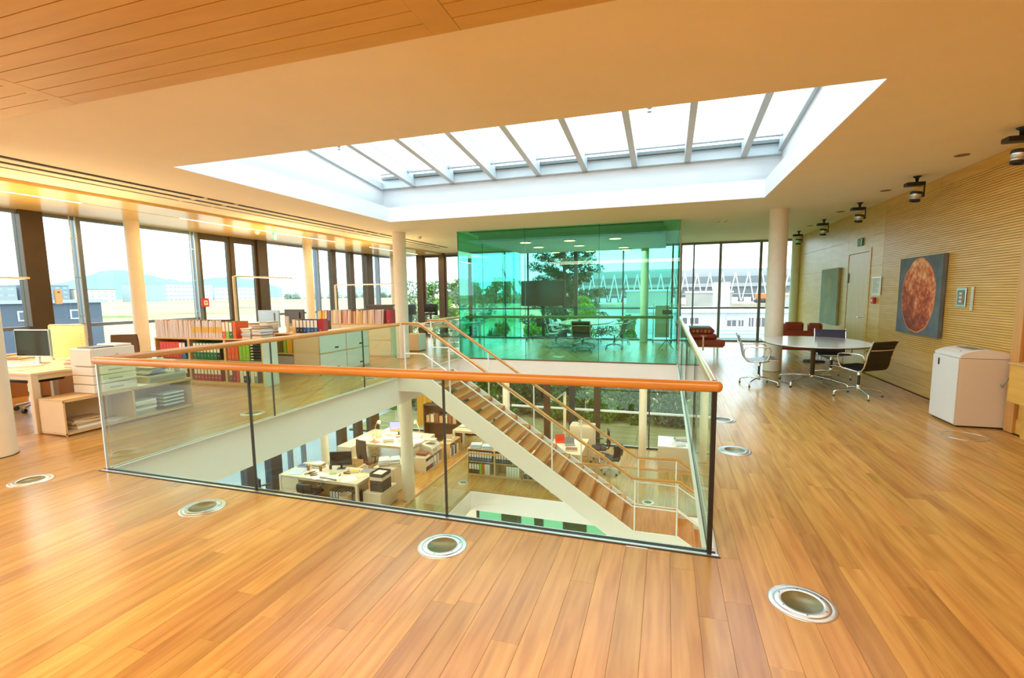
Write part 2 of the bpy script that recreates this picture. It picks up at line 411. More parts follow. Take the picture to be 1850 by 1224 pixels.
# structural slabs and white fascias
slab('slab', ring(XL-.4, XR+.4, -4, YB+.3, OX0, OX1, OY0, OY1), -.58, -.03, M_white, kind='structure')
slab('slab', ring(XL-.4, XR+2.4, -4, YB+.3, LX0, LX1, LY0, LY1), G-.58, G-.03, M_white, kind='structure')
slab('floor', [(XL, -2, XR, YB)], G*2-.1, G*2, M_floor, kind='structure')
# --- ceiling
ZC = 3.18
ceil = slab('ceiling', [(-6.97, 2.87, -5.72, 17.05), (1.56, 2.87, XR+.2, 17.05), (-5.72, 2.87, 1.56, 4.52), (-5.72, 9.37, 1.56, 17.05)], ZC, ZC+.30, M_plaster, kind='structure')
slab('ceiling', [(-6.97, -4, XR+.2, 1.22)], ZC, ZC+.1, M_plaster, kind='structure')
slab('ceiling', [(XL-.3, -4, -6.97, 17.2), (-6.97, -4, XR+.4, 2.87), (-6.97, 2.87, -6.0, 17.2), (1.84, 2.87, XR+.4, 17.2), (-6, 2.87, 1.84, 4.28), (-6, 9.62, 1.84, 17.2)], ZC+.30, ZC+.5, M_plaster, kind='structure')
# perforated timber boards of the near bay
field = B(-6.97, 1.22, ZC+.02, XR, 2.87, ZC+.1).build('ceiling', M_slot, kind='structure')
pitch = (2.87-1.22)/12
strips = [(-4.70, -4.57), (-1.39, -1.21), (1.95, 2.1)]
for a, b in strips: B(a, 1.22, ZC-.004, b, 2.865, ZC+.02).build('cross_board', M_ceilwood, field)
bays = [(-6.97, -4.70), (-4.57, -1.39), (-1.21, 1.95), (2.1, 3.69)]
for i in range(12):
    y0 = 1.22+i*pitch
    for a, b in bays:
        B(a+.002, y0+.003, ZC-.003, b-.002, y0+pitch-.003, ZC+.02, .0015).build('ceiling_board', M_ceilwood, field)
# slot diffusers and lacquered strip above the left windows
slot = B(-8.10, 1.0, ZC-.003, -6.97, 15.0, ZC+.14).build('trim_1', M_slot, kind='structure')  # solid near-black block; the slots' shade is put into its colour
for a, b, zz in ((-7.00, -6.97, 0), (-7.20, -7.03, 0), (-7.50, -7.29, 0), (-7.585, -7.545, 0)):
    pass
for a, b in ((-7.19, -7.03), (-7.48, -7.30), (-8.10, -7.54)):
    B(a, 1.0, ZC-.014, b, 15.0, ZC-.004, .001).build('ceiling_slat', M_plaster, slot)
B(-8.1, 15.0, ZC-.002, -6.97, 16.9, ZC+.03).build('ceiling_slat', M_plaster, slot)
for y in (6.02, 6.6, 10.3, 10.9, 14.2):
    B(-7.56, y, ZC-.010, -6.97, y+.05, ZC+.02).build('slot_bridge', M_plaster, slot)
low = MB().box(XL, 1.0, ZC-.06, -8.86, 16.9, ZC+.1).box(-8.83, 1.0, ZC-.06, -8.10, 16.9, ZC+.1).box(-8.86, 1, ZC-.03, -8.83, 16.9, ZC+.1).build('ceiling', M_lowceil, kind='structure')
for a, b in ((1.3, 5.43), (7.08, 11.62), (13.29, 16.3)):
    t = T('light_strip', {1.3: 'glowing linear ceiling light nearest the near left window', 7.08: 'glowing linear ceiling light above the left bookcases, middle one', 13.29: 'glowing linear ceiling light at the far corner, beyond the column'}[a], 'ceiling light', (-8.845, a, ZC-.063))
    B(-.022, 0, -.002, .022, b-a, .012).build('diffuser', M_led, t)
    MB().box(-.03, 0, -.001, -.022, b-a, .012).box(.022, 0, -.001, .03, b-a, .012).build('trim', M_alu, t)
# --- rooflight: band, upper shaft, sloping rafters and panes
SX0, SX1, SY0, SY1 = -5.72, 1.56, 4.52, 9.37
b = MB()
b.box(SX0-.01, SY0-.01, ZC-.001, SX1+.01, SY0+.0, ZC+.3).box(SX0-.01, SY1, ZC-.001, SX1+.01, SY1+.01, ZC+.3).box(SX0-.01, SY0, ZC-.001, SX0, SY1, ZC+.3).box(SX1, SY0, ZC-.001, SX1+.01, SY1, ZC+.3)
# thin white reveal in front of the plaster edge
b = MB()
e = .012
b.box(SX0, SY0, ZC-.001, SX1, SY0+e, ZC+.3).box(SX0, SY1-e, ZC-.001, SX1, SY1, ZC+.3).box(SX0, SY0+e, ZC-.001, SX0+e, SY1-e, ZC+.3).box(SX1-e, SY0+e, ZC-.001, SX1, SY1-e, ZC+.3)
b.build('trim_2', M_shaft, kind='structure')
def zr(y): return 3.90+(9.60-y)*.107
b = MB()
for (x0, y0, x1, y1) in ((-6.0, 4.28, 1.84, 4.30), (-6.0, 9.60, 1.84, 9.62), (-6.0, 4.3, -5.98, 9.6), (1.82, 4.3, 1.84, 9.6)):
    b.add([(x0, y0, ZC+.3), (x1, y0, ZC+.3), (x1, y1, ZC+.3), (x0, y1, ZC+.3), (x0, y0, zr(y0)+.1), (x1, y0, zr(y0)+.1), (x1, y1, zr(y1)+.1), (x0, y1, zr(y1)+.1)],
          [(0,3,2,1),(4,5,6,7),(0,1,5,4),(1,2,6,5),(2,3,7,6),(3,0,4,7)])
b.build('trim_3', M_shaft, kind='structure')
# ledges between the two shaft parts
slab('trim_4', [(-5.98, 4.3, SX0, 9.6), (SX1, 4.3, 1.82, 9.6), (SX0, 4.3, SX1, SY0), (SX0, SY1, SX1, 9.6)], ZC+.28, ZC+.30, M_shaft, kind='structure')
sky = T('rooflight', 'large sloping rooflight with white rafters over the atrium', 'skylight', (0, 0, 0), kind='structure')
def beam(x0, x1, y0, y1, dz0, dz1, m, nm):
    mb = MB(); mb.add([(x0, y0, zr(y0)+dz0), (x1, y0, zr(y0)+dz0), (x1, y1, zr(y1)+dz0), (x0, y1, zr(y1)+dz0), (x0, y0, zr(y0)+dz1), (x1, y0, zr(y0)+dz1), (x1, y1, zr(y1)+dz1), (x0, y1, zr(y1)+dz1)],
           [(0,3,2,1),(4,5,6,7),(0,1,5,4),(1,2,6,5),(2,3,7,6),(3,0,4,7)]); return mb.build(nm, m, sky)
M_frame_w = mat('rooflight_frame', (.60, .68, .72), .4)
rx = [-5.98]+[-5.2+.917*i for i in range(8)]+[1.82]
for x in rx[1:-1]: beam(x-.05, x+.05, 4.3, 9.6, .0, .30, M_frame_w, 'rafter')
beam(-5.98, 1.82, 9.5, 9.6, .0, .17, M_frame_w, 'edge_beam'); beam(-5.98, 1.82, 4.3, 4.4, -.03, .12, M_frame_w, 'edge_beam')
beam(-5.98, -5.93, 4.4, 9.5, -.02, .12, M_frame_w, 'edge_beam'); beam(1.75, 1.82, 4.4, 9.5, .05, .26, M_frame_w, 'edge_beam')
for i in range(9):
    a, c = rx[i]+.05, rx[i+1]-.05
    if c-a < .1: continue
    beam(a, c, 4.4, 9.55, .235, .25, M_sky, 'pane')
    beam(a, c, 9.44, 9.5, .17, .225, mat('rooflight_gasket', (.16, .2, .2), .5), 'sash_rail')
    beam(a, c, 9.18, 9.26, .19, .232, M_alu, 'sash_rail')
for x in (-4.1, .1):
    pass
for x, y, tx in ((-.28, 7.25, 'right'), (-5.35, 7.25, 'left')):
    t = T('sprinkler_head', f'small steel sprinkler hanging under the {tx} part of the rooflight', 'sprinkler', (x, y, zr(y)-.02))
    MB().cyl((0, 0, 0), (0, 0, .12), .012).build('pipe', M_alu, t)
    MB().lathe([(.035, -.0), (.04, -.01), (.02, -.02), (.02, -.05), (.035, -.055), (.035, -.062), (.0, -.062)], 14).build('nozzle', M_steel, t)
# --- walls
wr = B(XR+.012, -4, 0, XR+.25, YB+.2, ZC+.3).build('wall_right', M_wallback, kind='structure')
def wp(name, y0, y1, z0, z1, d=.012, m=None, par=None, kind=None):
    k = {'kind': kind} if kind else {}
    return B(XR, y0+.0015, z0+.0015, XR+d, y1-.0015, z1-.0015, .001).build(name, m or M_wallwood, par or wr, **k)
wp('baseboard_right', -1, 10.98, 0, .16); wp('baseboard_right', 12.26, 16.9, 0, .16)
for a, c in ((-1, 3.2), (3.2, 6.62), (6.80, 8.62), (8.62, 10.45)):
    wp('wall_panel', a, c, .16, .37); wp('wall_panel', a, c, .37, .67); wp('wall_panel', a, c, 3.03, ZC)
ycol = [(10.45, 10.98), (12.26, 13.35), (13.35, 14.6), (14.6, 15.8), (15.8, 16.9)]
for a, c in ycol:
    for z0, z1 in ((.16, .67), (.67, 2.05), (2.05, 2.62), (2.62, ZC)): wp('wall_panel', a, c, z0, z1)
wp('wall_panel', 10.98, 12.26, 2.40, ZC)
sl = MB()
nz = 78; dz = (3.03-.67)/nz
for i in range(nz):
    z0 = .67+i*dz
    for a, c in ((-1, 6.62), (6.80, 10.45)):
        sl.box(XR+.001, a, z0+.003, XR+.012, c, z0+dz-.003)
sl.build('wall_slat', M_wallwood, wr, kind='stuff')
d1 = B(XR-.002, 11.08, 0, XR+.012, 12.16, 2.33, .002).build('door_1', wood('door_maple', [(.64, .40, .17), (.72, .47, .2)], 'Z', .35, 1, bump=.01), kind='structure')
MB().box(XR-.01, 10.98, 0, XR+.012, 11.07, 2.40).box(XR-.01, 12.17, 0, XR+.012, 12.26, 2.40).box(XR-.01, 11.07, 2.34, XR+.012, 12.17, 2.40).build('door_frame', M_wallwood, d1)
h = MB().tube([(XR-.005, 11.17, 1.06), (XR-.06, 11.17, 1.06), (XR-.065, 11.19, 1.06), (XR-.065, 11.31, 1.06)], .011, 8)
h.lathe([(.026, 0), (.026, .006), (0, .006)], 14); h.build('door_handle', M_chrome, d1)
MB().cyl((XR-.012, 11.17, 1.06), (XR-.002, 11.17, 1.06), .027, n=16).build('handle_rose', M_chrome, d1)
MB().box(XR-.02, 12.10, 1.75, XR-.002, 12.16, 1.95, .003).build('door_closer', M_brown, d1)
tp = B(3.665, 6.64, 0, XR+.02, 6.78, ZC, .004).build('trim_5', wood('post_maple', [(.56, .28, .08), (.64, .34, .11)], 'Z', .35, 1, bump=.01), kind='structure')
# walls out of view that close the room behind the camera
B(XL-.4, -4.2, 0, XR+.2, -4.0, 3.5).build('wall_back', M_plaster, kind='structure')
B(XL-.4, -4.2, G-.6, XR+.2, 2.0, G+.0).build('wall_back', M_plaster, kind='structure')
B(4.7, -4, G*2, 4.9, YB, -.6).build('wall_right', M_white, kind='structure')
B(XL, 1.8, G, 4.7, 1.98, -.6).build('wall_back', M_white, kind='structure')
# --- columns
def column(x, y, r, z0, z1, label, grp=None):
    t = T('column', label, 'column', (x, y, z0), 0, grp)
    MB().lathe([(r, 0.004), (r, z1-z0)], 40).build('shaft', M_column, t)
    MB().lathe([(r+.006, 0), (r+.006, .006), (r, .008)], 40).build('base_joint', M_seal, t)
    return t
column(2.06, 10.80, .168, 0, ZC, 'round cream concrete column behind the white oval table')
column(-6.45, 10.97, .165, 0, ZC, 'round cream concrete column at the head of the stairs')
column(-6.62, 3.02, .168, 0, ZC, 'round cream concrete column cut off by the left picture edge')
column(-10.02, 6.98, .125, 0, ZC-.06, 'slim cream column between window and bookcase, nearest of the window row')
column(-10.02, 11.87, .125, 0, ZC-.06, 'slim cream column beside the dark monitor, second of the window row')
column(-10.05, 16.6, .125, 0, ZC-.06, 'slim cream column in the far left window corner')
column(-.68, 16.15, .125, 0, 3.0, 'slim cream column inside the green glass meeting room')
column(4.0-.38, 16.35, .125, 0, ZC, 'slim cream column against the wooden wall by the far windows')
column(-6.45, 10.97, .165, G, -.58, 'round cream column on the lower floor beside the stacked trays')
column(-.66, 16.15, .125, G, -.58, 'slim cream column by the lower far windows')
column(-10.0, 12.1, .125, G, -.58, 'slim cream column by the lower side windows')
column(-5.4, 16.15, .125, G, -.58, 'slim cream column seen between the stair treads')
column(-9.9, 16.45, .125, G, -.58, 'slim cream column in the lower far corner by the curtain')
# --- facades
WN = [0]
def win(axis, c, a0, a1, z0, z1, m_l=None, post=None, sash=None, transom=None, tcol=None, head=.06, headm=None, glassm=None, dep=.12):
    """one window bay between a0 and a1; post=(width, depth, material) is the mullion standing at a1"""
    WN[0] += 1; tcol = tcol or M_greyframe
    def bx(mb, p0, p1, d0, d1, q0, q1, b=0):
        if axis == 'x': mb.box(c+d0, p0, q0, c+d1, p1, q1, b)
        else: mb.box(p0, c+d0, q0, p1, c+d1, q1, b)
        return mb
    s_ = 1 if axis == 'x' else -1      # towards the room
    m = headm or M_greyframe
    f = bx(bx(MB(), a0, a1, 0, s_*.09, z1-head, z1), a0, a1, 0, s_*.09, z0, z0+.05).build(f'window_{WN[0]}', m, kind='structure')
    bx(MB(), a0, a1, s_*.03, s_*.045, z0+.05, z1-head).build('pane', glassm or M_win, f)
    if transom is not None: bx(MB(), a0, a1, 0, s_*.09, transom-.03, transom+.03).build('transom', tcol, f)
    if post: 
        wd, dp, pm_ = post; bx(MB(), a1, a1+wd, -.06, s_*dp, z0, z1, .004).build('mullion', pm_, f)
    if sash:
        q = MB(); t_ = sash; lo = z0+.05
        bx(q, a0, a0+t_, s_*.05, s_*.10, lo, z1-head); bx(q, a1-t_, a1, s_*.05, s_*.10, lo, z1-head)
        bx(q, a0+t_, a1-t_, s_*.05, s_*.10, z1-head-t_*1.2, z1-head); bx(q, a0+t_, a1-t_, s_*.05, s_*.10, lo, lo+t_)
        q.build('sash_frame', M_brown, f)
    return f
ZH = ZC-.06
BW = (.32, .16, M_brown)
L_up = [(1.2, 2.3, (.06, .1, M_dark), None), (2.36, 4.2, (.06, .1, M_dark), None), (4.26, 5.41, BW, None), (5.73, 6.24, (.08, .12, M_greyframe), None), (6.32, 8.60, (.09, .12, M_greyframe), None),
        (8.69, 9.55, (.07, .12, M_brown), .075), (9.62, 10.38, BW, .075), (10.70, 12.73, (.08, .12, M_greyframe), None), (12.81, 13.43, (.2, .12, M_brown), None),
        (13.63, 14.36, (.2, .14, M_brown), None), (14.56, 15.29, (.38, .16, M_brown), None), (15.67, 16.1, (.08, .12, M_greyframe), None), (16.18, 16.98, None, None)]
for a0, a1, po, sa in L_up:
    win('x', XL, a0, a1, 0, ZH, post=po, sash=sa, transom=(1.13 if not sa else None), headm=M_brown if sa else None)
B_up = [(-10.4, -9.20, (.28, .16, M_brown), None), (-8.92, -8.23, (.20, .14, M_brown), .07), (-8.03, -7.0, (.08, .12, M_brown), .07), (-6.92, -5.66, (.06, .12, M_dark), None),
        (-5.60, -4.79, (.06, .12, M_dark), None), (-4.73, -3.10, (.14, .12, M_dark), None), (-2.96, -1.44, (.05, .1, M_dark), None), (-1.39, .14, (.06, .1, M_dark), None),
        (.2, .40, (.06, .1, M_greyframe), None), (.46, .79, (.05, .1, M_greyframe), None), (.84, 1.57, (.08, .12, M_greyframe), None), (1.65, 2.73, (.08, .12, M_greyframe), None), (2.81, 3.72, (.05, .1, M_greyframe), None)]
for a0, a1, po, sa in B_up:
    win('y', YB, a0, a1, 0, ZC, post=po, sash=sa, transom=(1.08 if a0 > -8.2 else None), tcol=M_greyframe, headm=M_greyframe, head=.07)
L_lo = [(5.0, 9.50, (.26, .16, M_dark)), (9.76, 10.30, (.40, .18, M_dark)), (10.70, 11.15, (.07, .1, M_greyframe)), (11.22, 11.7, (.06, .1, M_greyframe)), (11.76, 13.37, (.3, .16, M_brown)),
        (13.67, 14.3, (.28, .16, M_brown)), (14.58, 15.11, (.5, .18, M_brown)), (15.61, 16.98, None)]
for a0, a1, po in L_lo: win('x', XL, a0, a1, G, -.6, post=po)
B_lo = [(-10.4, -8.94, (.35, .16, M_brown)), (-8.59, -8.0, (.1, .1, M_brown)), (-7.9, -7.28, (.25, .16, M_brown)), (-7.03, -5.5, (.05, .1, M_dark)), (-5.45, -4.19, (.23, .16, M_brown)), (-3.96, -3.26, (.2, .16, M_dark)),
        (-3.06, -2.37, (.22, .16, M_brown)), (-2.15, -.5, (.04, .08, M_dark)), (-.46, 1.5, (.06, .1, M_greyframe)), (1.56, 4.6, None)]
M_wtr = mat('white_transom', (.8, .82, .84), .35)
for a0, a1, po in B_lo: win('y', YB, a0, a1, G, -.6, post=po, transom=-2.53, tcol=M_wtr if a0 > -7.5 else M_brown, headm=M_dark)
# tubes of the outside blind guides
for y, tx in ((6.08, 'near the beige thermostat'), (8.42, 'left of the red fire alarm')):
    t = T('blind_guide', f'pair of thin steel tubes in front of the window, {tx}', 'blind guide', (XL+.22, y, 0), kind='structure')
    for k in (0, .09): MB().cyl((0, k, .9), (0, k, ZH-.02), .011).build('tube', M_alu, t)
    for z in (1.3, 2.0, 2.7): B(-.01, -.01, z, .012, .1, z+.015).build('clip', M_alu, t)
# ================================================================== ATRIUM BALUSTRADES AND STAIR
M_wsteel = mat('white_steel', (.82, .82, .80), .35)
def rail_tube(mb, pts, r=.029, ry=.034, n=14):
    return mb.tube(pts, r, n, ry=ry, up=(0, 0, 1))
def joint_strip(t, x, y, z0, z1, w=.008, d=.02, m=None):
    B(x-w, y-d/2, z0, x+w, y+d/2, z1).build('joint_strip', m or M_seal, t)
# near run along X
t = T('balustrade', 'glass balustrade with thick beech handrail across the near edge of the opening', 'balustrade', (0, 3.06, 0))
xs = [-5.01, -3.24, -1.49, .285]
for i in range(3):
    B(xs[i]+.008, -.009, .0, xs[i+1]-.008, .009, 1.01, .001).build('glass_panel', M_glass, t)
for x in xs[1:-1]: joint_strip(t, x, 0, 0, 1.01, .0055, .022, M_dark)
MB().box(.270, -.02, 0, .298, .02, 1.01, .003).build('corner_post', M_seal, t)
MB().box(-5.022, -.012, 0, -5.004, .012, 1.01, .002).build('corner_post', M_alu, t)
hr = rail_tube(MB(), [(-5.03, 0, 1.04), (-2.4, 0, 1.04), (.30, 0, 1.04)], n=20)
for xe in (-5.03, .30):
    hr.m = Matrix.Translation((xe, 0, 1.04)) @ Matrix.Diagonal((.029, .029, .034, 1)); hr.lathe([(math.cos(q*PI/12), math.sin(q*PI/12)) for q in range(-6, 7)], 20); hr.m = Matrix.Identity(4)
hr.build('handrail', M_rail, t)
MB().box(-5.06, -.056, .0005, .345, -.046, .004).box(-5.06, -.022, .0005, .32, .012, .006).build('dark_joint', M_seal, t)
MB().box(-5.05, -.046, .0005, .335, -.022, .008, .001).box(-5.0, .014, .0008, .29, .024, .009).build('steel_profile', M_alu, t)
# left run along Y, broken by the stair
def side(label, x, y0, y1, joints, mx, endx=None, post=M_seal, ext=0.0):
    t = T('balustrade', label, 'balustrade', (x, y0, 0))
    js = [y0]+joints+[y1]
    for i in range(len(js)-1):
        B(-.009, js[i]-y0+.008, 0, .009, js[i+1]-y0-.008, 1.01, .001).build('glass_panel', M_glass, t)
    for y in joints: joint_strip(t, 0, y-y0, 0, 1.01, .011, .010, M_dark)
    L = y1-y0
    rail_tube(MB(), [(0, -.0+.0, 1.04), (0, L*.5, 1.04), (0, L+ext, 1.04)]).build('handrail', mx, t)
    MB().box(-.012, .0, .0005, .012, L, .006).build('dark_joint', M_seal, t)
    MB().box(-.040, 0, .0005, -.012, L, .007, .001).build('steel_profile', M_wsteel, t)
    MB().box(.012, 0, .0005, .034, L, .007, .001).build('steel_profile', M_wsteel, t)
    return t
side('long glass balustrade with beech handrail along the left edge, up to the stair', -5.02, 3.10, 8.40, [5.13, 7.19], M_raily)
side('short glass balustrade between the stair head and the green glass room', -5.02, 9.66, 11.35, [], M_raily)
side('glass balustrade with pale-lit handrail along the right edge of the opening', .285, 3.10, 11.30, [5.01, 7.1, 9.26], M_raily)
# ----- stair: stringers, treads, posts, rails
ST = T('staircase', 'white steel staircase with open wooden treads descending to the lower floor', 'staircase')
YN, YF = 8.45, 9.60
def zs(x):
    if x < -4.42: return 0
    if x < -.48: return -(x+4.42)/3.94*2.61
    if x < .28: return -2.61
    return -2.61-(x-.28)*.6624
X2 = 2.06
for y, tx in ((YN, 0), (YF, 1)):
    poly = [(-5.1, 0), (-4.42, 0), (-.48, -2.61), (.28, -2.61), (X2, zs(X2)), (X2, G), (1.55, G), (.10, -2.90), (-.60, -2.90), (-1.12, -2.60), (-4.60, -.27), (-5.1, -.27)]
    top = [(-5.1, 0), (-4.42, 0), (-.48, -2.61), (.28, -2.61), (X2, zs(X2))]
    bot = [(-5.1, -.30), (-4.60, -.30), (-.62, -2.96), (.14, -2.96), (1.42, G)]
    mb = MB(); n = len(top)
    for i in range(n-1):
        a, c = top[i], top[i+1]; d, e = bot[i], bot[i+1]
        mb.prism([d, e, c, a], 'y', y-.02, y+.02)
    mb.prism([bot[-1], (X2, G), top[-1]], 'y', y-.02, y+.02)
    mb.build('stringer', M_white, ST)
NT = 14
ri = 2.61/14
tm = {}
for k in range(NT-1):
    z = -ri*(k+1); x = -4.42+.2815*k+.03
    mb = MB(); mb.box(0, 0, -.045, .315, YF-YN-.04, 0, .004)
    if 'a' not in tm: o = mb.build('tread', M_tread, ST, (x, YN+.02, z)); tm['a'] = o.data
    else: link('tread', tm['a'], ST, (x, YN+.02, z))
    mb = MB(); mb.box(0, 0, -ri+.045-.06, .035, YF-YN-.04, -.045-.06, .003)
    if k < NT-1:
        if 'b' not in tm: o = MB().box(0, 0, -.105, .03, YF-YN-.04, -.045, .003).build('riser_strip', M_tread, ST, (x+.285, YN+.02, z)); tm['b'] = o.data
        else: link('riser_strip', tm['b'], ST, (x+.285, YN+.02, z))
    for yb in (.3, .75): MB().box(.05, yb, -.075, .25, yb+.06, -.045).build('tread_bracket', M_dark, ST, (x, YN+.02, z))
B(-5.1, YN+.02, -.045, -4.40, YF-.02, 0.0, .003).build('landing_board', M_tread, ST)
B(-.80+.03, YN+.02, -2.655, .29, YF-.02, -2.61, .003).build('landing_board', M_tread, ST)
MB().box(-5.1, YN+.02, -.27, -5.05, YF-.02, -.05).build('landing_beam', M_white, ST)
k = 0; x = .28; z = -2.61
while z-.183 > G+.05:
    z -= .183; link('tread', tm['a'], ST, (x-.02, YN+.02, z)); link('riser_strip', tm['b'], ST, (x+.285-.02, YN+.02, z)); x += .2763
B(.27, YN+.02, -2.79, .285, YF-.02, -2.655).build('riser', M_tread, ST)
M_wsteel = mat('white_steel', (.82, .82, .80), .35)
hz = 1.06
for y, s_ in ((YN, 0), (YF, 1)):
    pts = [(-4.98, y, hz), (-4.60, y, hz), (-.50, y, -2.61+.97), (.28, y, -2.61+.98), (X2-.1, y, zs(X2-.1)+.98)]
    rail_tube(MB(), pts, .024, .026, 12).build('handrail', M_rail, ST)
    MB().tube([(p[0], p[1], p[2]-.033) for p in pts], .008, 6).build('rail_bar', M_wsteel, ST)
    kp = [(-4.93, y, .46), (-4.52, y, .46), (-.50, y, -2.61+.46), (.28, y, -2.61+.45), (X2-.1, y, zs(X2-.1)+.45)]
    MB().tube(kp, .013, 8).build('knee_rail', M_wsteel, ST)
    for x in ((-4.93, -3.97, -1.95, -.46, .25, 1.4) if s_ == 0 else (-4.93, -3.6, -2.6, -1.6, -.46, .25, 1.4)):
        z0 = zs(x)-(.02 if x > -4.4 else 0); z1 = (hz if x < -4.6 else (zs(x)+.99 if x > -.6 else hz-(x+4.60)*(2.70/4.1)))-.02
        B(x-.012, y-.012, z0, x+.012, y+.012, z1).build('post', M_wsteel, ST)
# ----- lower opening: rails
def lowrail(label, pts, posts=True):
    t = T('balustrade', label, 'balustrade', (0, 0, G))
    rail_tube(MB(), [(x, y, 1.04) for x, y in pts], .024, .026, 10).build('handrail', M_rail, t)
    for (x0, y0), (x1, y1) in zip(pts, pts[1:]):
        L = math.hypot(x1-x0, y1-y0); n = max(1, round(L/1.75)); dx, dy = (x1-x0)/n, (y1-y0)/n
        for i in range(n):
            a = (x0+dx*i, y0+dy*i); c = (x0+dx*(i+1), y0+dy*(i+1)); g = .006
            if abs(dx) > abs(dy): B(min(a[0], c[0])+g, a[1]-.008, 0, max(a[0], c[0])-g, a[1]+.008, 1.01).build('glass_panel', M_glass, t)
            else: B(a[0]-.008, min(a[1], c[1])+g, 0, a[0]+.008, max(a[1], c[1])-g, 1.01).build('glass_panel', M_glass, t)
    (x0, y0) = pts[0]
    return t
lowrail('glass balustrade with wooden rail along the left edge of the lower opening', [(-5.14, 3.3), (-5.14, 12.04)])
lowrail('glass balustrade with wooden rail along the far edge of the lower opening', [(-5.12, 12.06), (2.3, 12.06)])
lowrail('glass balustrade on the right side of the lower opening', [(2.3, 9.9), (2.3, 12.0)])
# ----- lowest level: green glass wall with dark posts
t = T('glass_partition', 'teal glass partition on the lowest level, seen under the stair', 'glass wall', (0, 12.25, G*2))
for i in range(6):
    x = -5.0+i*1.25; B(x+.02, 0, .1, x+1.23, .02, 3.2).build('glass_panel', M_teal, t)
    B(x-.03, -.03, 0, x+.03, .05, 3.2).build('post', M_dark, t)
for x, w_ in ((-4.5, .5), (-3.5, .25), (-2.6, .6), (-1.2, .4)):
    MB().box(x, .6, 0, x+w_, .75, 3.0).build('curtain_panel', M_dark if w_ < .5 else M_brown, t)
area('lamp_and_fill_light', (-3, 14, -4.6), (6, 3), 150, NEUT)  # unseen light added behind the teal glass to brighten it
B(XL, 16.4, G*2, 4.7, 16.6, -4.4).build('wall_back', M_white, kind='structure')  # white backdrop added behind the teal glass to catch that light
area('lamp_and_fill_light', (-2, 7, -5.2), (5, 4), 60, NEUT)  # unseen fill light added over the lowest level
# ================================================================== GREEN GLASS MEETING ROOM
GX0, GX1, GY0 = -5.03, .27, 11.385
t = T('glass_room', 'meeting room walled in green tinted glass at the far side of the atrium', 'glass room', (0, 0, 0))
gj = [GX0, -3.28, -1.50, GX1]
for i in range(3): B(gj[i]+.004, GY0, .0, gj[i+1]-.004, GY0+.012, ZC-.004).build('glass_panel', M_teal, t)
for x in gj[1:3]: B(x-.006, GY0-.002, 0, x+.006, GY0+.014, ZC-.004).build('joint_strip', M_tealedge, t)
for X in (GX0, GX1):
    yj = [GY0+.012, 13.1, 14.9, 16.85]
    for i in range(3): B(X-.006, yj[i]+.004, 0, X+.006, yj[i+1]-.004, ZC-.004).build('glass_panel', M_teal, t)
    for y in yj[1:]: B(X-.008, y-.008, 0, X+.008, y+.008, ZC-.004).build('joint_strip', M_tealedge, t)
B(GX1-.01, GY0-.012, 0, GX1+.012, GY0+.02, ZC-.002).build('edge_frame', mat('tan_metal_edge', (.45, .35, .28), .4), t)
B(GX0-.012, GY0-.006, 0, GX0+.006, GY0+.018, ZC-.002).build('edge_frame', M_tealedge, t)
MB().box(GX0, GY0-.008, -.012, GX1, GY0+.02, .004).build('sill_strip', mat('dark_brown_strip', (.2, .12, .05), .5), t)
rail_tube(MB(), [(GX0+.12, GY0+.14, 1.04), (-2.5, GY0+.14, 1.04), (GX1-.12, GY0+.14, 1.04)], .027, .034, 10).build('handrail', M_rail, t)
# dropped ceiling with slots and lamps
M_mcl = mat('meeting_ceiling', (.62, .60, .50), .6)
b = MB(); b.box(-4.85, 12.35, 3.0, -.05, 16.4, ZC-.003)
b.build('dropped_ceiling', M_mcl, t)
for y in (11.66, 11.88, 12.1): B(-4.8, y, ZC-.03, -.1, y+.10, ZC-.003).build('ceiling_slat', M_mcl, t)
B(-4.8, 11.60, ZC-.008, -.1, 12.25, ZC-.002).build('slot_shade_sheet', M_slot, t)  # dark sheet; shade between the slats is put into its colour
M_bulb = mat('downlight_glow', (1, .85, .5), .5, emit=(1, .40, .10), estr=11)
for i, (x, y) in enumerate(((-3.65, 12.75), (-3.65, 14.15), (-2.45, 12.75), (-2.45, 14.2), (-1.28, 12.75), (-3.6, 16.2), (-2.43, 16.2), (-1.28, 15.3), (-1.28, 16.2))):
    L_ = T('downlight', 'round glowing lamp in the green room ceiling, '+('front left', 'second row left', 'front middle', 'second row middle', 'front right', 'rear left', 'rear middle', 'third row right', 'rear right')[i], 'ceiling light', (x, y, 2.999), 0, 'round lamps in the meeting room ceiling')
    MB().lathe([(.0, -.028), (.13, -.028), (.15, -.018), (.15, -.004)], 20).build('diffuser', M_bulb, L_)
    MB().lathe([(.155, -.03), (.175, -.03), (.175, 0), (.155, 0)], 20).build('rim', M_alu, L_)
# ================================================================== FLOOR OUTLETS
M_tin = mat('outlet_plate', (.20, .19, .09), .35, metal=.3)
def outlet(x, y, z, label, grp=None, r=.158, n=36, small=False):
    t = T('floor_outlet', label, 'floor outlet', (x, y, z), 0, grp)
    MB().lathe([(r*.83, .0045), (r*.84, .0050), (r*.97, .0042), (r, .0012), (r, .0002)], n).build('outer_ring', M_steel, t)
    MB().lathe([(r*.60, .0075), (r*.62, .0085), (r*.80, .0085), (r*.83, .0060), (r*.83, .0045)], n).build('inner_ring', M_alu, t)
    MB().lathe([(0, .0048), (r*.60, .0048), (r*.605, .0075)], n).build('cover_plate', M_tin, t)
    if not small:
        for k in range(6):
            a = .5+k*PI/3; MB().lathe([(0, .0092), (.004, .0092), (.0045, .0085)], 8, (math.cos(a)*r*.71, math.sin(a)*r*.71, 0)).build('screw', M_dark, t)
    return t
outlet(.70, 2.67, 0, 'round steel floor outlet in the right foreground, below the corner post')
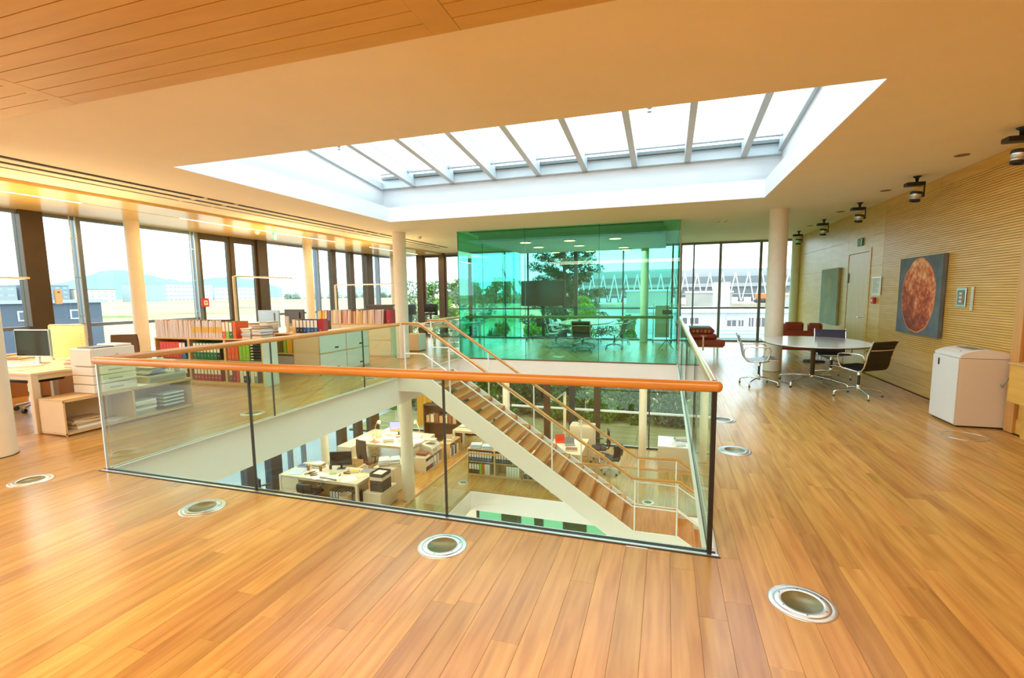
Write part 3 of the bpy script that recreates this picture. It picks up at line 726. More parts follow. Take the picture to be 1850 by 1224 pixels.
outlet(-1.34, 2.67, 0, 'round steel floor outlet in the centre foreground, just outside the near glass')
outlet(-3.37, 2.67, 0, 'round steel floor outlet left of centre, just outside the near glass')
outlet(-5.39, 2.67, 0, 'round steel floor outlet at far left beside the cut-off column')
outlet(.72, 4.60+.0, 0, 'round steel floor outlet right of the corner post, nearer one of two') if False else None
outlet(.69, 5.20, 0, 'round steel floor outlet right of the glass, nearer of the two beside the right rail')
outlet(.70, 6.45, 0, 'round steel floor outlet right of the glass, farther of the two beside the right rail')
outlet(-5.47, 5.2, 0, 'round floor outlet behind the left balustrade, near the bookcase')
outlet(-5.47, 8.0, 0, 'round floor outlet behind the left balustrade, near the stair head')
outlet(-5.5, 12.43, G, 'round floor outlet on the lower floor, left of the low bookcase', small=True)
outlet(-.35, 12.5, G, 'round floor outlet on the lower floor beyond the stair landing', small=True)
outlet(-2.8, 12.5, G, 'round floor outlet on the lower floor behind the stair stringer', small=True)
outlet(-2.6, 12.1, 0, 'round floor outlet inside the green meeting room', small=True)
t = T('floor_hatch', 'round wood-filled floor hatch with thin steel ring in front of the white shredder', 'floor outlet', (3.13, 6.38, 0))
MB().lathe([(.185, .0005), (.185, .004), (.195, .004), (.195, .0005)], 40).build('ring', M_steel, t)
MB().lathe([(0, .0016), (.185, .0016)], 40).build('lid', M_floor, t)
# ================================================================== CEILING SPOTS, DETECTORS, VENTS
def spot(x, y, label, a=0):
    t = T('ceiling_spot', label, 'spotlight', (x, y, ZC), a)
    MB().lathe([(.05, 0), (.05, -.008), (.022, -.03), (.016, -.09), (0, -.09)], 20).build('stem', M_black, t)
    B(-.135, -.06, -.135, .085, .06, -.085, .006).build('driver_box', M_black, t)
    MB().box(.085, -.012, -.27, .099, .012, -.10, .002).box(.05, -.014, -.29, .10, .014, -.265, .002).build('bracket', M_black, t)
    h = MB(); h.m = rot_m('Y', math.radians(8), (0, 0, -.26))
    h.lathe([(0, -.215), (.068, -.215), (.074, -.22), (.074, -.25), (.07, -.252)], 24).build('head_top', M_black, t)
    h = MB(); h.m = rot_m('Y', math.radians(8), (0, 0, -.26))
    h.lathe([(.068, -.252), (.066, -.285), (.061, -.288), (.064, -.291), (.062, -.32)], 24).build('head_body', M_steel, t)
    h = MB(); h.m = rot_m('Y', math.radians(8), (0, 0, -.26))
    h.lathe([(.063, -.32), (.063, -.348), (.05, -.35), (.045, -.335), (0, -.335)], 24).build('head_rim', M_black, t)
for y, tx in ((6.32, 'at the right picture edge'), (8.45, 'above the round-motif painting, second from the right edge'), (10.58, 'above the wooden door, third from the right edge'), (12.71, 'fourth from the right edge, near the far windows'), (14.89, 'farthest one, beside the big column top')):
    spot(3.33, y, f'black and steel ceiling spotlight {tx}')
for y, tx in ((7.34, 'between the two nearest spotlights'), (9.46, 'between the second and third spotlights'), (11.6, 'between the third and fourth spotlights'), (13.8, 'closest to the far windows')):
    t = T('ceiling_vent', f'small round dark ceiling vent {tx}', 'vent', (3.32, y, ZC))
    MB().lathe([(.075, 0), (.075, -.004), (.06, -.006), (.058, -.002), (0, -.002)], 24).build('plate', mat('vent_brown', (.25, .16, .09), .6), t)
def detector(x, y, z, label):
    t = T('smoke_detector', label, 'detector', (x, y, z))
    MB().lathe([(.055, 0), (.055, -.012), (.05, -.02)], 20).build('base', M_white, t)
    MB().lathe([(.045, -.02), (.042, -.045), (.025, -.055), (0, -.055)], 20).build('sensor', M_ivory, t)
detector(1.2, 11.9, ZC, 'white smoke detector on the ceiling right of the green room')
detector(1.05, 11.9, ZC, 'small white ceiling sensor beside the smoke detector')
detector(-6.39, 11.95, ZC, 'white smoke detector on the ceiling behind the stair column')
detector(-9.15, 9.2, ZC-.06, 'white smoke detector beside the glowing left ceiling strip')
# green exit signs
def exit_sign(loc, rz, label, glow=True):
    t = T('exit_sign', label, 'exit sign', loc, rz)
    m = mat('exit_green', (.02, .35, .12), .4, emit=(.1, .9, .35), estr=.5) if glow else mat('exit_green_dull', (.06, .22, .13), .5); mw = mat('exit_white', (.9, .95, .9), .4, emit=(.9, 1, .9), estr=.5) if glow else mat('exit_white_dull', (.6, .66, .6), .5)
    B(-.13, -.012, -.075, .13, .012, .075, .003).build('panel', m, t)
    q = MB()   # running figure, arrow and doorway
    y = -.0135
    q.cyl((-.05, y, .045), (-.05, y-.001, .045), .012, n=10)
    for a, c, w_ in (((-.055, .03), (-.07, -.01), .009), ((-.07, -.01), (-.045, -.03), .006), ((-.045, -.03), (-.055, -.055), .006), ((-.07, -.01), (-.095, -.03), .006), ((-.057, .025), (-.03, .005), .005), ((-.057, .025), (-.085, .015), .005), ((.0, 0), (.04, 0), .006), ((.0, 0), (.015, .014), .005), ((.0, 0), (.015, -.014), .005)):
        q.tube([(a[0], y, a[1]), (c[0], y, c[1])], w_, 4, ry=.001)
    q.box(.065, y-.001, -.06, .115, y, .055); q.build('pictogram', mw, t)
exit_sign((-8.75, 9.3, 3.02), math.radians(-60), 'small green exit sign hanging below the left ceiling strip')
exit_sign((XR-.015, 11.55, 2.55), PI/2*-1, 'small green exit sign on the wooden wall above the door', False)
# wall objects
M_gp = mat('grey_primer', (.115, .14, .16), .75, var=.25, vscale=5)
def canvas(y0, y1, z0, z1, d, label, face):
    t = T('painting', label, 'painting', (XR-.006, (y0+y1)/2, (z0+z1)/2))
    hy, hz_ = (y1-y0)/2, (z1-z0)/2
    MB().box(-d, -hy, -hz_, -.001, hy, hz_, .003).build('canvas', face, t)
    return t, hy, hz_, d
t, hy, hz_, d = canvas(8.28, 9.58, .91, 2.09, .055, 'square dark grey painting of a large rust-orange disc on the slatted wall', M_gp)
def paint_mat():
    m = bpy.data.materials.new('rust_disc_paint'); m.use_nodes = True; n = m.node_tree; L = n.links; p = n.nodes['Principled BSDF']; p.inputs['Roughness'].default_value = .75
    tcn = n.nodes.new('ShaderNodeTexCoord'); z = n.nodes.new('ShaderNodeTexNoise'); z.inputs['Scale'].default_value = 7; z.inputs['Detail'].default_value = 9; z.inputs['Roughness'].default_value = .75
    L.new(tcn.outputs['Object'], z.inputs[0]); sp = n.nodes.new('ShaderNodeSeparateXYZ'); L.new(tcn.outputs['Object'], sp.inputs[0])
    a = n.nodes.new('ShaderNodeMath'); a.operation = 'MULTIPLY_ADD'; a.inputs[1].default_value = .22; L.new(sp.outputs['Z'], a.inputs[0]); L.new(z.outputs['Fac'], a.inputs[2])
    b2 = n.nodes.new('ShaderNodeMath'); b2.operation = 'MULTIPLY_ADD'; b2.inputs[1].default_value = -.10; L.new(sp.outputs['Y'], b2.inputs[0]); L.new(a.outputs[0], b2.inputs[2])
    c = n.nodes.new('ShaderNodeValToRGB'); e = c.color_ramp.elements; e[0].position = .33; e[0].color = (.16, .03, .015, 1); e[1].position = .76; e[1].color = (.9, .62, .38, 1)
    for ps, col in ((.44, (.34, .06, .02, 1)), (.52, (.56, .13, .04, 1)), (.60, (.74, .30, .12, 1))): k = e.new(ps); k.color = col
    L.new(b2.outputs[0], c.inputs[0]); L.new(c.outputs[0], p.inputs['Base Color'])
    bm = n.nodes.new('ShaderNodeBump'); bm.inputs['Strength'].default_value = .4; bm.inputs['Distance'].default_value = .01; L.new(z.outputs['Fac'], bm.inputs['Height']); L.new(bm.outputs[0], p.inputs['Normal'])
    return m
PM = paint_mat()
n = 72; V = []; W = []
for i in range(n):
    a = 2*PI*i/n; j = 1+.012*math.sin(5*a)+.01*math.sin(11*a+1); V.append((-d-.004, math.cos(a)*.50*j, math.sin(a)*.545*j)); W.append((-d-.0005, math.cos(a)*.52*j, math.sin(a)*.565*j))
MB().add(V+[(-d-.004, 0, 0)], [(i, (i+1) % n, n) for i in range(n)]).build('painted_disc', PM, t)
MB().add(V+W, [(i, (i+1) % n, n+(i+1) % n, n+i) for i in range(n)]).build('disc_rim', mat('orange_rim', (.75, .24, .07), .7, var=.3, vscale=20), t)
t, hy, hz_, d = canvas(12.62, 13.85, .81, 2.10, .05, 'grey-green painting with pale vertical strokes, left of the door', mat('sage_paint', (.36, .36, .28), .8, var=.12, vscale=3, bump=.1, bscale=40))
for k, (y, z0, z1) in enumerate(((.20, -.42, -.02), (.07, -.42, 0), (-.06, -.43, -.01), (-.19, -.42, -.06))):
    MB().add([(-d-.002, y+.02, z0), (-d-.002, y-.02, z0+.01), (-d-.002, y-.015, z1), (-d-.002, y+.015, z1+.01)], [(0, 1, 2, 3)]).build('brush_stroke', mat('cream_stroke', (.6, .52, .36), .8), t)
MB().lathe([(0, 0), (.20, 0)], 24).build('pale_blot', mat('tan_blot', (.46, .38, .26), .8, var=.1, vscale=8), t).matrix_local = Matrix.Translation((-d-.002, 0, .22)) @ Matrix.Rotation(-PI/2, 4, 'Y')
t = T('notice_frame', 'thin framed white notice beside the wooden door', 'frame', (XR-.003, 10.63, 1.665))
MB().box(-.012, -.2, -.17, -.001, .2, .17, .002).build('frame', M_alu, t); MB().box(-.0135, -.185, -.155, -.012, .185, .155).build('sheet', M_paper, t)
# printed rows (real text is too small to read)
mb = MB(); rr = random.Random(2)
for i in range(11):
    z = .125-i*.024; mb.box(-.0142, .15-rr.random()*.12-.18, z, -.0136, .16, z+.006)
mb.build('printed_lines', mat('print_grey', (.25, .25, .25), .8), t)
t = T('fire_alarm', 'small red alarm box below the framed notice', 'alarm', (XR-.003, 10.68, 1.40))
MB().box(-.05, -.06, -.06, -.001, .06, .06, .01).build('housing', mat('alarm_red', (.55, .03, .03), .4), t); MB().cyl((-.052, 0, 0), (-.05, 0, 0), .025, n=14).build('button', M_offwhite, t)
t = T('control_panel', 'small framed grey control panel right of the disc painting', 'control panel', (XR-.003, 7.88, 1.485))
MB().box(-.012, -.105, -.125, -.001, .105, .125, .003).build('frame', M_alu, t); MB().box(-.0155, -.075, -.095, -.012, .075, .095).build('face', mat('panel_dark', (.2, .2, .17), .5), t)
for z in (.05, 0, -.05): MB().box(-.018, -.03, z-.015, -.0155, .03, z+.015).build('switch', M_ivory, t)
t = T('switch_strip', 'narrow vertical light switch strip beside the control panel', 'switch', (XR-.003, 7.645, 1.47))
MB().box(-.01, -.028, -.15, -.001, .028, .15, .002).build('plate', M_ivory, t)
for z in (.09, .03, -.03, -.09): MB().box(-.012, -.018, z-.02, -.01, .018, z+.02).build('rocker', M_alu, t)
# thermostat and alarm on the window posts
t = T('thermostat', 'beige thermostat box on the bronze pillar at the left', 'thermostat', (XL+.17, 5.80, 1.66))
MB().box(0, -.05, -.13, .05, .05, .13, .006).build('housing', mat('thermostat_shell', (.74, .68, .56), .5), t); MB().box(.05, -.02, .07, .052, .02, .09).build('display', M_dark, t)
t = T('fire_alarm', 'red fire alarm call point on the left window mullion', 'alarm', (XL+.14, 8.70, 1.50))
MB().box(0, -.09, -.1, .05, .09, .1, .006).build('housing', mat('alarm_red', (.55, .03, .03), .4), t)
MB().box(.05, -.045, -.055, .053, .045, .05).build('panel', M_offwhite, t); MB().cyl((.053, 0, 0), (.057, 0, 0), .018, n=12).build('button', M_black, t)
# ================================================================== ALUMINIUM GROUP CHAIRS (front = +X)
def alu_chair(label, loc, rz, fab, seatstripe=True, group=None):
    t = T('swivel_chair', label, 'chair', loc, rz, group)
    prof = [(.235, .455), (.20, .462), (.10, .455), (0, .437), (-.10, .42), (-.165, .415), (-.215, .435), (-.245, .48), (-.262, .55), (-.275, .62), (-.295, .70), (-.325, .79), (-.345, .84)]
    hw = .235
    rows = []
    # ribbed sling: subdivide and offset
    P = [Vector((a, 0, b)) for a, b in prof]; pts = []
    for i in range(len(P)-1):
        for k in range(4): pts.append(P[i].lerp(P[i+1], k/4))
    pts.append(P[-1])
    for sgn in (1, -1):
        rr_ = []
        for i, p in enumerate(pts):
            tg = (pts[min(i+1, len(pts)-1)]-pts[max(i-1, 0)]).normalized(); nrm = Vector((tg.z, 0, -tg.x))
            o = .006+.004*abs(math.sin(i*PI/4))
            q = p+nrm*o*sgn; rr_.append([(q.x, y, q.z) for y in (-hw, -hw*.5, 0, hw*.5, hw)])
        rows.append(rr_)
    nb = 26
    mb = MB(); 
    for R_ in rows: mb.grid(R_[:nb])
    for y_i in (0, 4):
        mb.add([r[y_i] for r in rows[0][:nb]]+[r[y_i] for r in rows[1][:nb]], [(i, i+1, nb+i+1, nb+i) for i in range(nb-1)])
    mb.build('seat', fab, t)
    mb = MB()
    for R_ in rows: mb.grid(R_[nb-1:])
    m_ = len(rows[0])-nb+1
    for y_i in (0, 4):
        mb.add([r[y_i] for r in rows[0][nb-1:]]+[r[y_i] for r in rows[1][nb-1:]], [(i, i+1, m_+i+1, m_+i) for i in range(m_-1)])
    mb.build('backrest', fab, t)
    MB().tube([(-.345, -hw-.01, .845), (-.345, hw+.01, .845)], .016, 10).build('top_roll', fab, t)
    MB().tube([(.24, -hw-.0, .452), (.24, hw+.0, .452)], .012, 8).build('front_roll', fab, t)
    for s_ in (-1, 1):
        y = s_*(hw+.014)
        MB().tube([(p.x+.0, y, p.z) for p in [Vector((.262, 0, .45))]+P[1:]+[Vector((-.36, 0, .875))]], .009, 8, ry=.013, up=(0, 1, 0)).build('side_rail', M_chrome, t)
        ya = s_*(hw+.045)
        MB().tube([(-.262, y, .56), (-.268, ya, .60), (-.25, ya+s_*.01, .655), (-.19, ya+s_*.01, .672), (.06, ya+s_*.01, .672), (.115, ya+s_*.01, .66), (.135, ya+s_*.01, .62), (.105, ya+s_*.008, .50), (.08, ya, .46), (.03, y, .432)], .010, 8).build('armrest', M_chrome, t)
    MB().tube([(-.315, -hw, .735), (-.335, -hw*.6, .735), (-.345, 0, .735), (-.335, hw*.6, .735), (-.315, hw, .735)], .010, 8).build('back_brace', M_chrome, t)
    MB().tube([(-.03, -hw-.01, .42), (-.02, -hw*.6, .395), (0, 0, .375), (-.02, hw*.6, .395), (-.03, hw+.01, .42)], .011, 8).tube([(.12, -hw-.01, .44), (.06, -hw*.5, .40), (.0, 0, .375), (.06, hw*.5, .40), (.12, hw+.01, .44)], .009, 8).build('seat_spreader', M_chrome, t)
    MB().cyl((0, 0, .17), (0, 0, .34), .019, n=14).build('column', M_dark, t)
    MB().lathe([(.024, .085), (.030, .10), (.028, .17), (.022, .185), (0, .185)], 16).cyl((0, 0, .33), (0, 0, .385), .03, .022, n=14).build('hub', M_chrome, t)
    for k in range(4):
        a = PI/4+k*PI/2+.25; c, s_ = math.cos(a), math.sin(a)
        MB().tube([(c*.02, s_*.02, .125), (c*.15, s_*.15, .112), (c*.29, s_*.29, .085), (c*.318, s_*.318, .075), (c*.325, s_*.325, .045), (c*.325, s_*.325, .02)], .0135, 8, ry=.011).build('leg', M_chrome, t)
        MB().cyl((c*.325, s_*.325, 0), (c*.325, s_*.325, .022), .017, .014, n=12).build('glide', M_black, t)
    return t
alu_chair('aluminium swivel chair with ribbed grey seat, left of the white oval table', (1.54, 9.12, 0), math.radians(-3), mat('grey_sling', (.16, .17, .19), .35))
alu_chair('black leather aluminium armchair in front of the white oval table, back to the wall', (2.79, 8.44, 0), math.radians(126), M_blackfab)
alu_chair('aluminium swivel chair with navy back, at the far side of the white oval table', (2.92, 10.20, 0), math.radians(262), M_bluefab)
def oval(rx, ry, n=64, pw=2.3):
    out = []
    for i in range(n):
        a = 2*PI*i/n; c, s_ = math.cos(a), math.sin(a)
        out.append((math.copysign(abs(c)**(2/pw), c)*rx, math.copysign(abs(s_)**(2/pw), s_)*ry))
    return out
def oval_table(label, loc, rx, ry, mtop, rz=0, feet=((-.38, -.62), (.38, -.62), (-.38, .62), (.38, .62)), hubs=((0, 0),), foot=.42):
    t = T('conference_table', label, 'table', loc, rz)
    MB().prism(oval(rx, ry), 'z', .722, .738).build('tabletop', mtop, t)
    MB().prism(oval(rx+.004, ry+.004), 'z', .712, .7235).build('edge_band', M_dark, t)
    for hx, hy in hubs:
        MB().cyl((hx, hy, .14), (hx, hy, .712), .036, n=18).build('pedestal', M_brown, t)
        MB().lathe([(.04, .10), (.05, .12), (.045, .16), (.036, .17)], 18, (hx, hy, 0)).build('hub', M_chrome, t)
        MB().cyl((hx, hy, .70), (hx, hy, .7125), .12, n=20).build('top_plate', M_dark, t)
        for k in range(4):
            a = PI/4+k*PI/2; c, s_ = math.cos(a), math.sin(a)
            MB().tube([(hx+c*.03, hy+s_*.03, .15), (hx+c*foot*.5, hy+s_*foot*.5, .125), (hx+c*foot*.92, hy+s_*foot*.92, .09), (hx+c*foot, hy+s_*foot, .07), (hx+c*foot, hy+s_*foot, .02)], .017, 8, ry=.014).build('foot', M_chrome, t)
            MB().cyl((hx+c*foot, hy+s_*foot, 0), (hx+c*foot, hy+s_*foot, .022), .02, n=12).build('glide', M_black, t)
    return t
M_wtop = mat('white_laminate', (.80, .82, .86), .12, coat=.3)
oval_table('large white oval meeting table with dark edge on a chrome star base', (2.42, 9.42, 0), .78, 1.02, M_wtop, foot=.58)
# green room furniture
oval_table('wooden boat-shaped meeting table inside the green glass room', (-2.35, 15.1, 0), .78, 1.75, mat('light_table', (.70, .62, .42), .18), hubs=((0, -.8), (0, .8)), foot=.42)
alu_chair('black swivel chair with its back to the atrium inside the green room', (-2.20, 13.30, 0), math.radians(92), M_blackfab)
g_grey = mat('grey_sling_2', (.10, .12, .12), .4)
alu_chair('swivel chair at the left of the meeting table inside the green room', (-3.15, 14.25, 0), math.radians(15), g_grey)
alu_chair('swivel chair at the right of the meeting table inside the green room', (-1.42, 14.25, 0), math.radians(168), g_grey)
alu_chair('farther swivel chair at the left side of the green room table', (-3.3, 15.5, 0), math.radians(5), g_grey)
alu_chair('farther swivel chair at the right side of the green room table', (-1.35, 15.7, 0), math.radians(175), g_grey)
t = T('table_flowers', 'small yellow flower bowl on the meeting table in the green room', 'flowers', (-2.45, 14.3, .738))
MB().lathe([(.03, 0), (.06, .03), (.055, .07), (.0, .07)], 16).build('bowl', M_dark, t)
mb = MB(); rr = random.Random(4)
for i in range(26):
    a = rr.random()*6.28; r = rr.random()*.1; p = Vector((math.cos(a)*r, math.sin(a)*r, .09+rr.random()*.07)); mb.cyl((0, 0, .06), p, .003, n=4, cap=False); mb.lathe([(0, .012), (.018, 0), (0, -.01)], 5, p)
mb.build('blossom', mat('yellow_petal', (.75, .5, .08), .6), t, kind='stuff')
t = T('television', 'large dark television on a floor stand inside the green room', 'television', (-4.05, 16.25, 0), math.radians(-4)); t.scale = (1.13, 1, 1.06)
MB().box(-.70, -.03, 1.12, .70, .03, 1.94, .008).build('housing', M_black, t); MB().box(-.675, -.0315, 1.15, .675, -.03, 1.915).build('screen', M_screen, t)
MB().box(-.05, .03, .14, .05, .09, 1.5, .004).build('pole', M_dark, t); MB().box(-.2, -.02, .45, .2, .2, .75, .01).build('equipment_box', M_dark, t)
for k, (x, y) in enumerate(((-.45, -.25), (.45, -.25), (-.45, .35), (.45, .35))):
    MB().tube([(0, .06, .14), (x*.9, y*.9, .10), (x, y, .06)], .02, 8).build('leg', M_dark, t); MB().cyl((x-.012, y, .03), (x+.012, y, .03), .03, n=12).build('caster', M_black, t)
t = T('presentation_trolley', 'grey presentation trolley on casters in the green room beside the slim column', 'trolley', (-.12, 16.35, 0), math.radians(4))
MB().box(-.22, -.05, .16, .22, .05, 1.18, .01).build('body', mat('trolley_grey', (.5, .5, .42), .6), t)
MB().tube([(-.28, -.06, .1), (-.28, -.06, 1.24), (-.2, -.06, 1.27)], .014, 8).tube([(.28, -.06, .1), (.28, -.06, 1.24), (.2, -.06, 1.27)], .014, 8).build('frame', M_alu, t)
MB().box(-.3, -.2, .08, .3, .2, .11).build('foot_bar', M_alu, t)
for x in (-.28, .28):
    for y in (-.2, .2): MB().cyl((x-.01, y, .04), (x+.01, y, .04), .04, n=12).build('caster', M_black, t)
t = T('flip_chart_stand', 'thin dark flip chart stand at the right end of the green room', 'stand', (.02, 14.0, 0))
MB().tube([(0, 0, 1.75), (0, 0, .25)], .012, 8).tube([(0, 0, .3), (.2, .15, 0.01)], .01, 6).tube([(0, 0, .3), (-.2, .15, .01)], .01, 6).tube([(0, 0, .3), (0, -.25, .01)], .01, 6).build('tripod', M_dark, t)
MB().box(-.12, -.02, 1.0, .12, .02, 1.12, .005).build('holder', M_dark, t)
# ================================================================== LOUNGE
def sofa(label, loc, rz, L=1.5):
    t = T('sofa', label, 'sofa', loc, rz)
    MB().box(0, 0, .26, L, .8, .42, .03).build('seat_base', M_red, t)
    n = 2
    for i in range(n): MB().box(i*L/n+.06, .16, .42, (i+1)*L/n-.02, .78, .50, .035).build('seat_cushion', M_red, t)
    MB().box(0, -.02, .20, L, .12, .66, .03).build('backrest', M_red, t)
    MB().box(-.02, 0, .26, .10, .8, .62, .035).box(L-.10, 0, .26, L+.02, .8, .62, .035).build('armrest', M_red, t)
    for x in (.12, L-.12):
        for y in (.08, .7): MB().box(x-.012, y-.012, 0, x+.012, y+.012, .26).build('leg', M_chrome, t)
    return t
sofa('oxblood leather sofa seen from behind, beyond the big cream column', (2.50, 12.92, 0), 0, 1.12)
for nm, lab, loc, rz, sz, tilt in (('cushion', 'rounded red leather cushion on top of the sofa back, left one', (2.90, 13.05, .60), 2, (.42, .14, .26), 8), ('cushion', 'wedge-shaped red leather cushion on the sofa back, right one by the wall', (3.36, 13.05, .60), -25, (.30, .14, .24), 10)):
    t = T(nm, lab, 'cushion', loc, math.radians(rz)); b_ = MB(); b_.m = Matrix.Rotation(math.radians(tilt), 4, 'X')
    b_.box(-sz[0]/2, -sz[1]/2, .0, sz[0]/2, sz[1]/2, sz[2], .05).build('cover', M_red, t)
    b_ = MB(); b_.m = Matrix.Rotation(math.radians(tilt), 4, 'X'); b_.tube([(-sz[0]/2+.03, 0, .0), (-sz[0]/2, 0, .03), (-sz[0]/2, 0, sz[2]-.03), (-sz[0]/2+.03, 0, sz[2]), (sz[0]/2-.03, 0, sz[2]), (sz[0]/2, 0, sz[2]-.03), (sz[0]/2, 0, .03)], .006, 6).build('piping', M_red, t)
t = T('side_table', 'low round black side table behind the navy chair', 'table', (3.2, 12.4, 0))
MB().lathe([(.22, 0), (.23, .015), (.21, .03), (.03, .035)], 30).build('base', M_dark, t); MB().cyl((0, 0, .03), (0, 0, .40), .02).build('pole', M_chrome, t); MB().cyl((0, 0, .40), (0, 0, .42), .25, n=30).build('tabletop', M_dark, t)
# day bed with chrome T legs on the left
t = T('armchair', 'oxblood leather lounge seat with chrome T-shaped leg beside the handrail', 'armchair', (.49, 12.55, 0), math.radians(2))
MB().box(0, 0, .28, .88, .75, .44, .03).build('seat', M_red, t)
MB().box(-.04, .02, .44, .72, .74, .58, .06).build('seat_roll', M_red, t)
bk = MB(); bk.m = rot_m('Y', math.radians(-14), (0, 0, .5)); bk.box(-.16, .0, .44, -.02, .75, .92, .05).build('backrest', M_red, t)
MB().box(.02, .02, .255, .84, .73, .28).build('base_board', M_plyd, t)
for y in (-.012, .762):
    MB().box(.36, y-.008, .18, .40, y+.008, .55).box(.31, y-.01, .53, .45, y+.01, .55).build('side_bracket', M_chrome, t)
for x in (.08, .72):
    for y in (.08, .67): MB().cyl((x, y, 0), (x, y, .26), .012, n=10).build('leg', M_chrome, t)
for nm, lab, mcol, z, dx in (('cushion', 'flat orange and red striped cushion on the lounge seat', None, .58, 0), ('cushion', 'thin grey cushion lying on the striped cushion', (.30, .27, .28), .70, -.02)):
    t2 = T(nm, lab, 'cushion', (.57+dx, 12.66, z+.004))
    if mcol: MB().box(0, 0, .0, .52, .5, .045, .02).build('cover', mat('cushion_grey', mcol, .8), t2)
    else:
        MB().box(0, 0, 0, .56, .5, .12, .035).build('cover', mat('cushion_crimson', (.40, .05, .06), .8), t2)
        for k, c in enumerate(((.62, .22, .04), (.66, .32, .05), (.58, .12, .04), (.66, .30, .05), (.6, .2, .05))):
            MB().box(.05+k*.09, -.003, .02, .11+k*.09, .1, .10, .012).build('stripe', mat(f'stripe_{k}', c, .8), t2)
t2 = T('magazine', 'white magazine lying on the front of the lounge seat', 'magazine', (1.19, 12.72, .441), .3)
MB().box(-.09, 0, 0, .09, .28, .012).build('pages', M_paper, t2); MB().box(-.09, 0, .012, .09, .28, .014).build('cover', mat('cover_grey', (.5, .52, .6), .3), t2)
# ================================================================== SHREDDER
t = T('paper_shredder', 'tall white office shredder with domed top beside the slatted wall', 'shredder', (3.23, 6.80, 0))
MS = mat('shredder_white', (.74, .74, .76), .35); MSd = mat('shredder_side', (.70, .64, .58), .4)
W_, D_ = .46, .56       # along x (side facing us), along y
prof = [(0, .02), (W_, .02), (W_, .855), (.40, .875), (.30, .895), (.20, .895), (.10, .88), (.03, .855), (0, .835)]
MB().prism([(0, .02), (W_, .02), (W_, .80), (0, .80)], 'y', 0, D_).build('cabinet', MSd, t)
MB().prism([(0, .805), (W_, .805), (W_, .855), (.40, .88), (.30, .90), (.20, .90), (.10, .882), (.03, .855), (0, .835)], 'y', 0, D_).build('lid', MS, t)
MB().box(-.016, .004, .03, -.001, D_-.004, .797, .004).build('door', MS, t)
MB().box(-.019, .40, .68, -.016, .43, .76).build('door_handle', M_black, t)
MB().box(.02, .02, 0, W_-.02, D_-.02, .02).build('plinth', M_black, t)
sl_ = MB(); sl_.m = rot_m('Y', math.radians(-0), (0, 0, 0)); sl_.box(.16, .10, .899, .27, .44, .9025).build('feed_slot', mat('shredder_olive', (.16, .16, .11), .4), t)
MB().box(.05, .12, .874, .06, .14, .882).box(.33, .2, .893, .35, .3, .899).build('button', M_greyplast, t)
t = T('power_cord', 'grey power cord looping from the shredder to the wall counter', 'cord', (0, 0, 0))
MB().tube([(3.66, 6.95, .55), (3.60, 6.74, .50), (3.58, 6.64, .58), (3.60, 6.58, .70), (3.60, 6.5, .80), (3.60, 6.40, .825), (3.58, 6.28, .825)], .008, 8).build('cable', M_greyplast, t)
t = T('wall_counter', 'maple wall counter cut off by the right picture edge', 'counter', (3.49, 5.2, 0))
MB().box(0, 0, .40, .19, 1.24, .80, .004).build('box', M_wallwood, t); MB().box(-.01, -.01, .80, .20, 1.25, .815, .003).build('top', M_plyd, t); MB().box(.14, 1.15, 0, .19, 1.24, .40, .003).build('leg_panel', M_wallwood, t)
# ================================================================== OFFICE FURNITURE HELPERS
def desk(label, x0, y0, x1, y1, z=0, h=.74, leg=.07, panel=None, rz=0):
    t = T('desk', label, 'desk', (x0, y0, z), rz); W, D = x1-x0, y1-y0
    MB().box(0, 0, h-.028, W, D, h, .003).build('desktop', M_ivory, t)
    MB().box(.05, .03, h-.09, W-.05, .055, h-.028).box(.05, D-.055, h-.09, W-.05, D-.03, h-.028).box(.03, .055, h-.09, .055, D-.055, h-.028).box(W-.055, .055, h-.09, W-.03, D-.055, h-.028).build('apron', M_ivory, t)
    for x in (0, W-leg):
        for y in (0, D-leg): MB().box(x, y, 0, x+leg, y+leg, h-.028, .004).build('leg', M_ivory, t)
    if panel:
        a = panel; MB().box(*a).build('modesty_panel', mat('brown_panel', (.26, .115, .04), .5), t)
    return t
def monitor(label, loc, rz, w=.52, h=.33, back=M_black, screen=None, lift=.10):
    t = T('monitor', label, 'monitor', loc, rz)      # screen faces -Y
    MB().box(-w/2, -.015, lift, w/2, .02, lift+h, .006).build('housing', back, t)
    MB().box(-w/2+.012, -.0165, lift+.014, w/2-.012, -.015, lift+h-.012).build('screen', screen or M_screen, t)
    MB().box(-w*.3, .02, lift+.06, w*.3, .045, lift+h-.06, .01).build('rear_shell', back, t)
    MB().box(-.03, .02, .005, .03, .05, lift+.15, .004).build('stand', back, t)
    MB().box(-.11, -.06, 0, .11, .11, .012, .004).build('base', back, t)
    return t
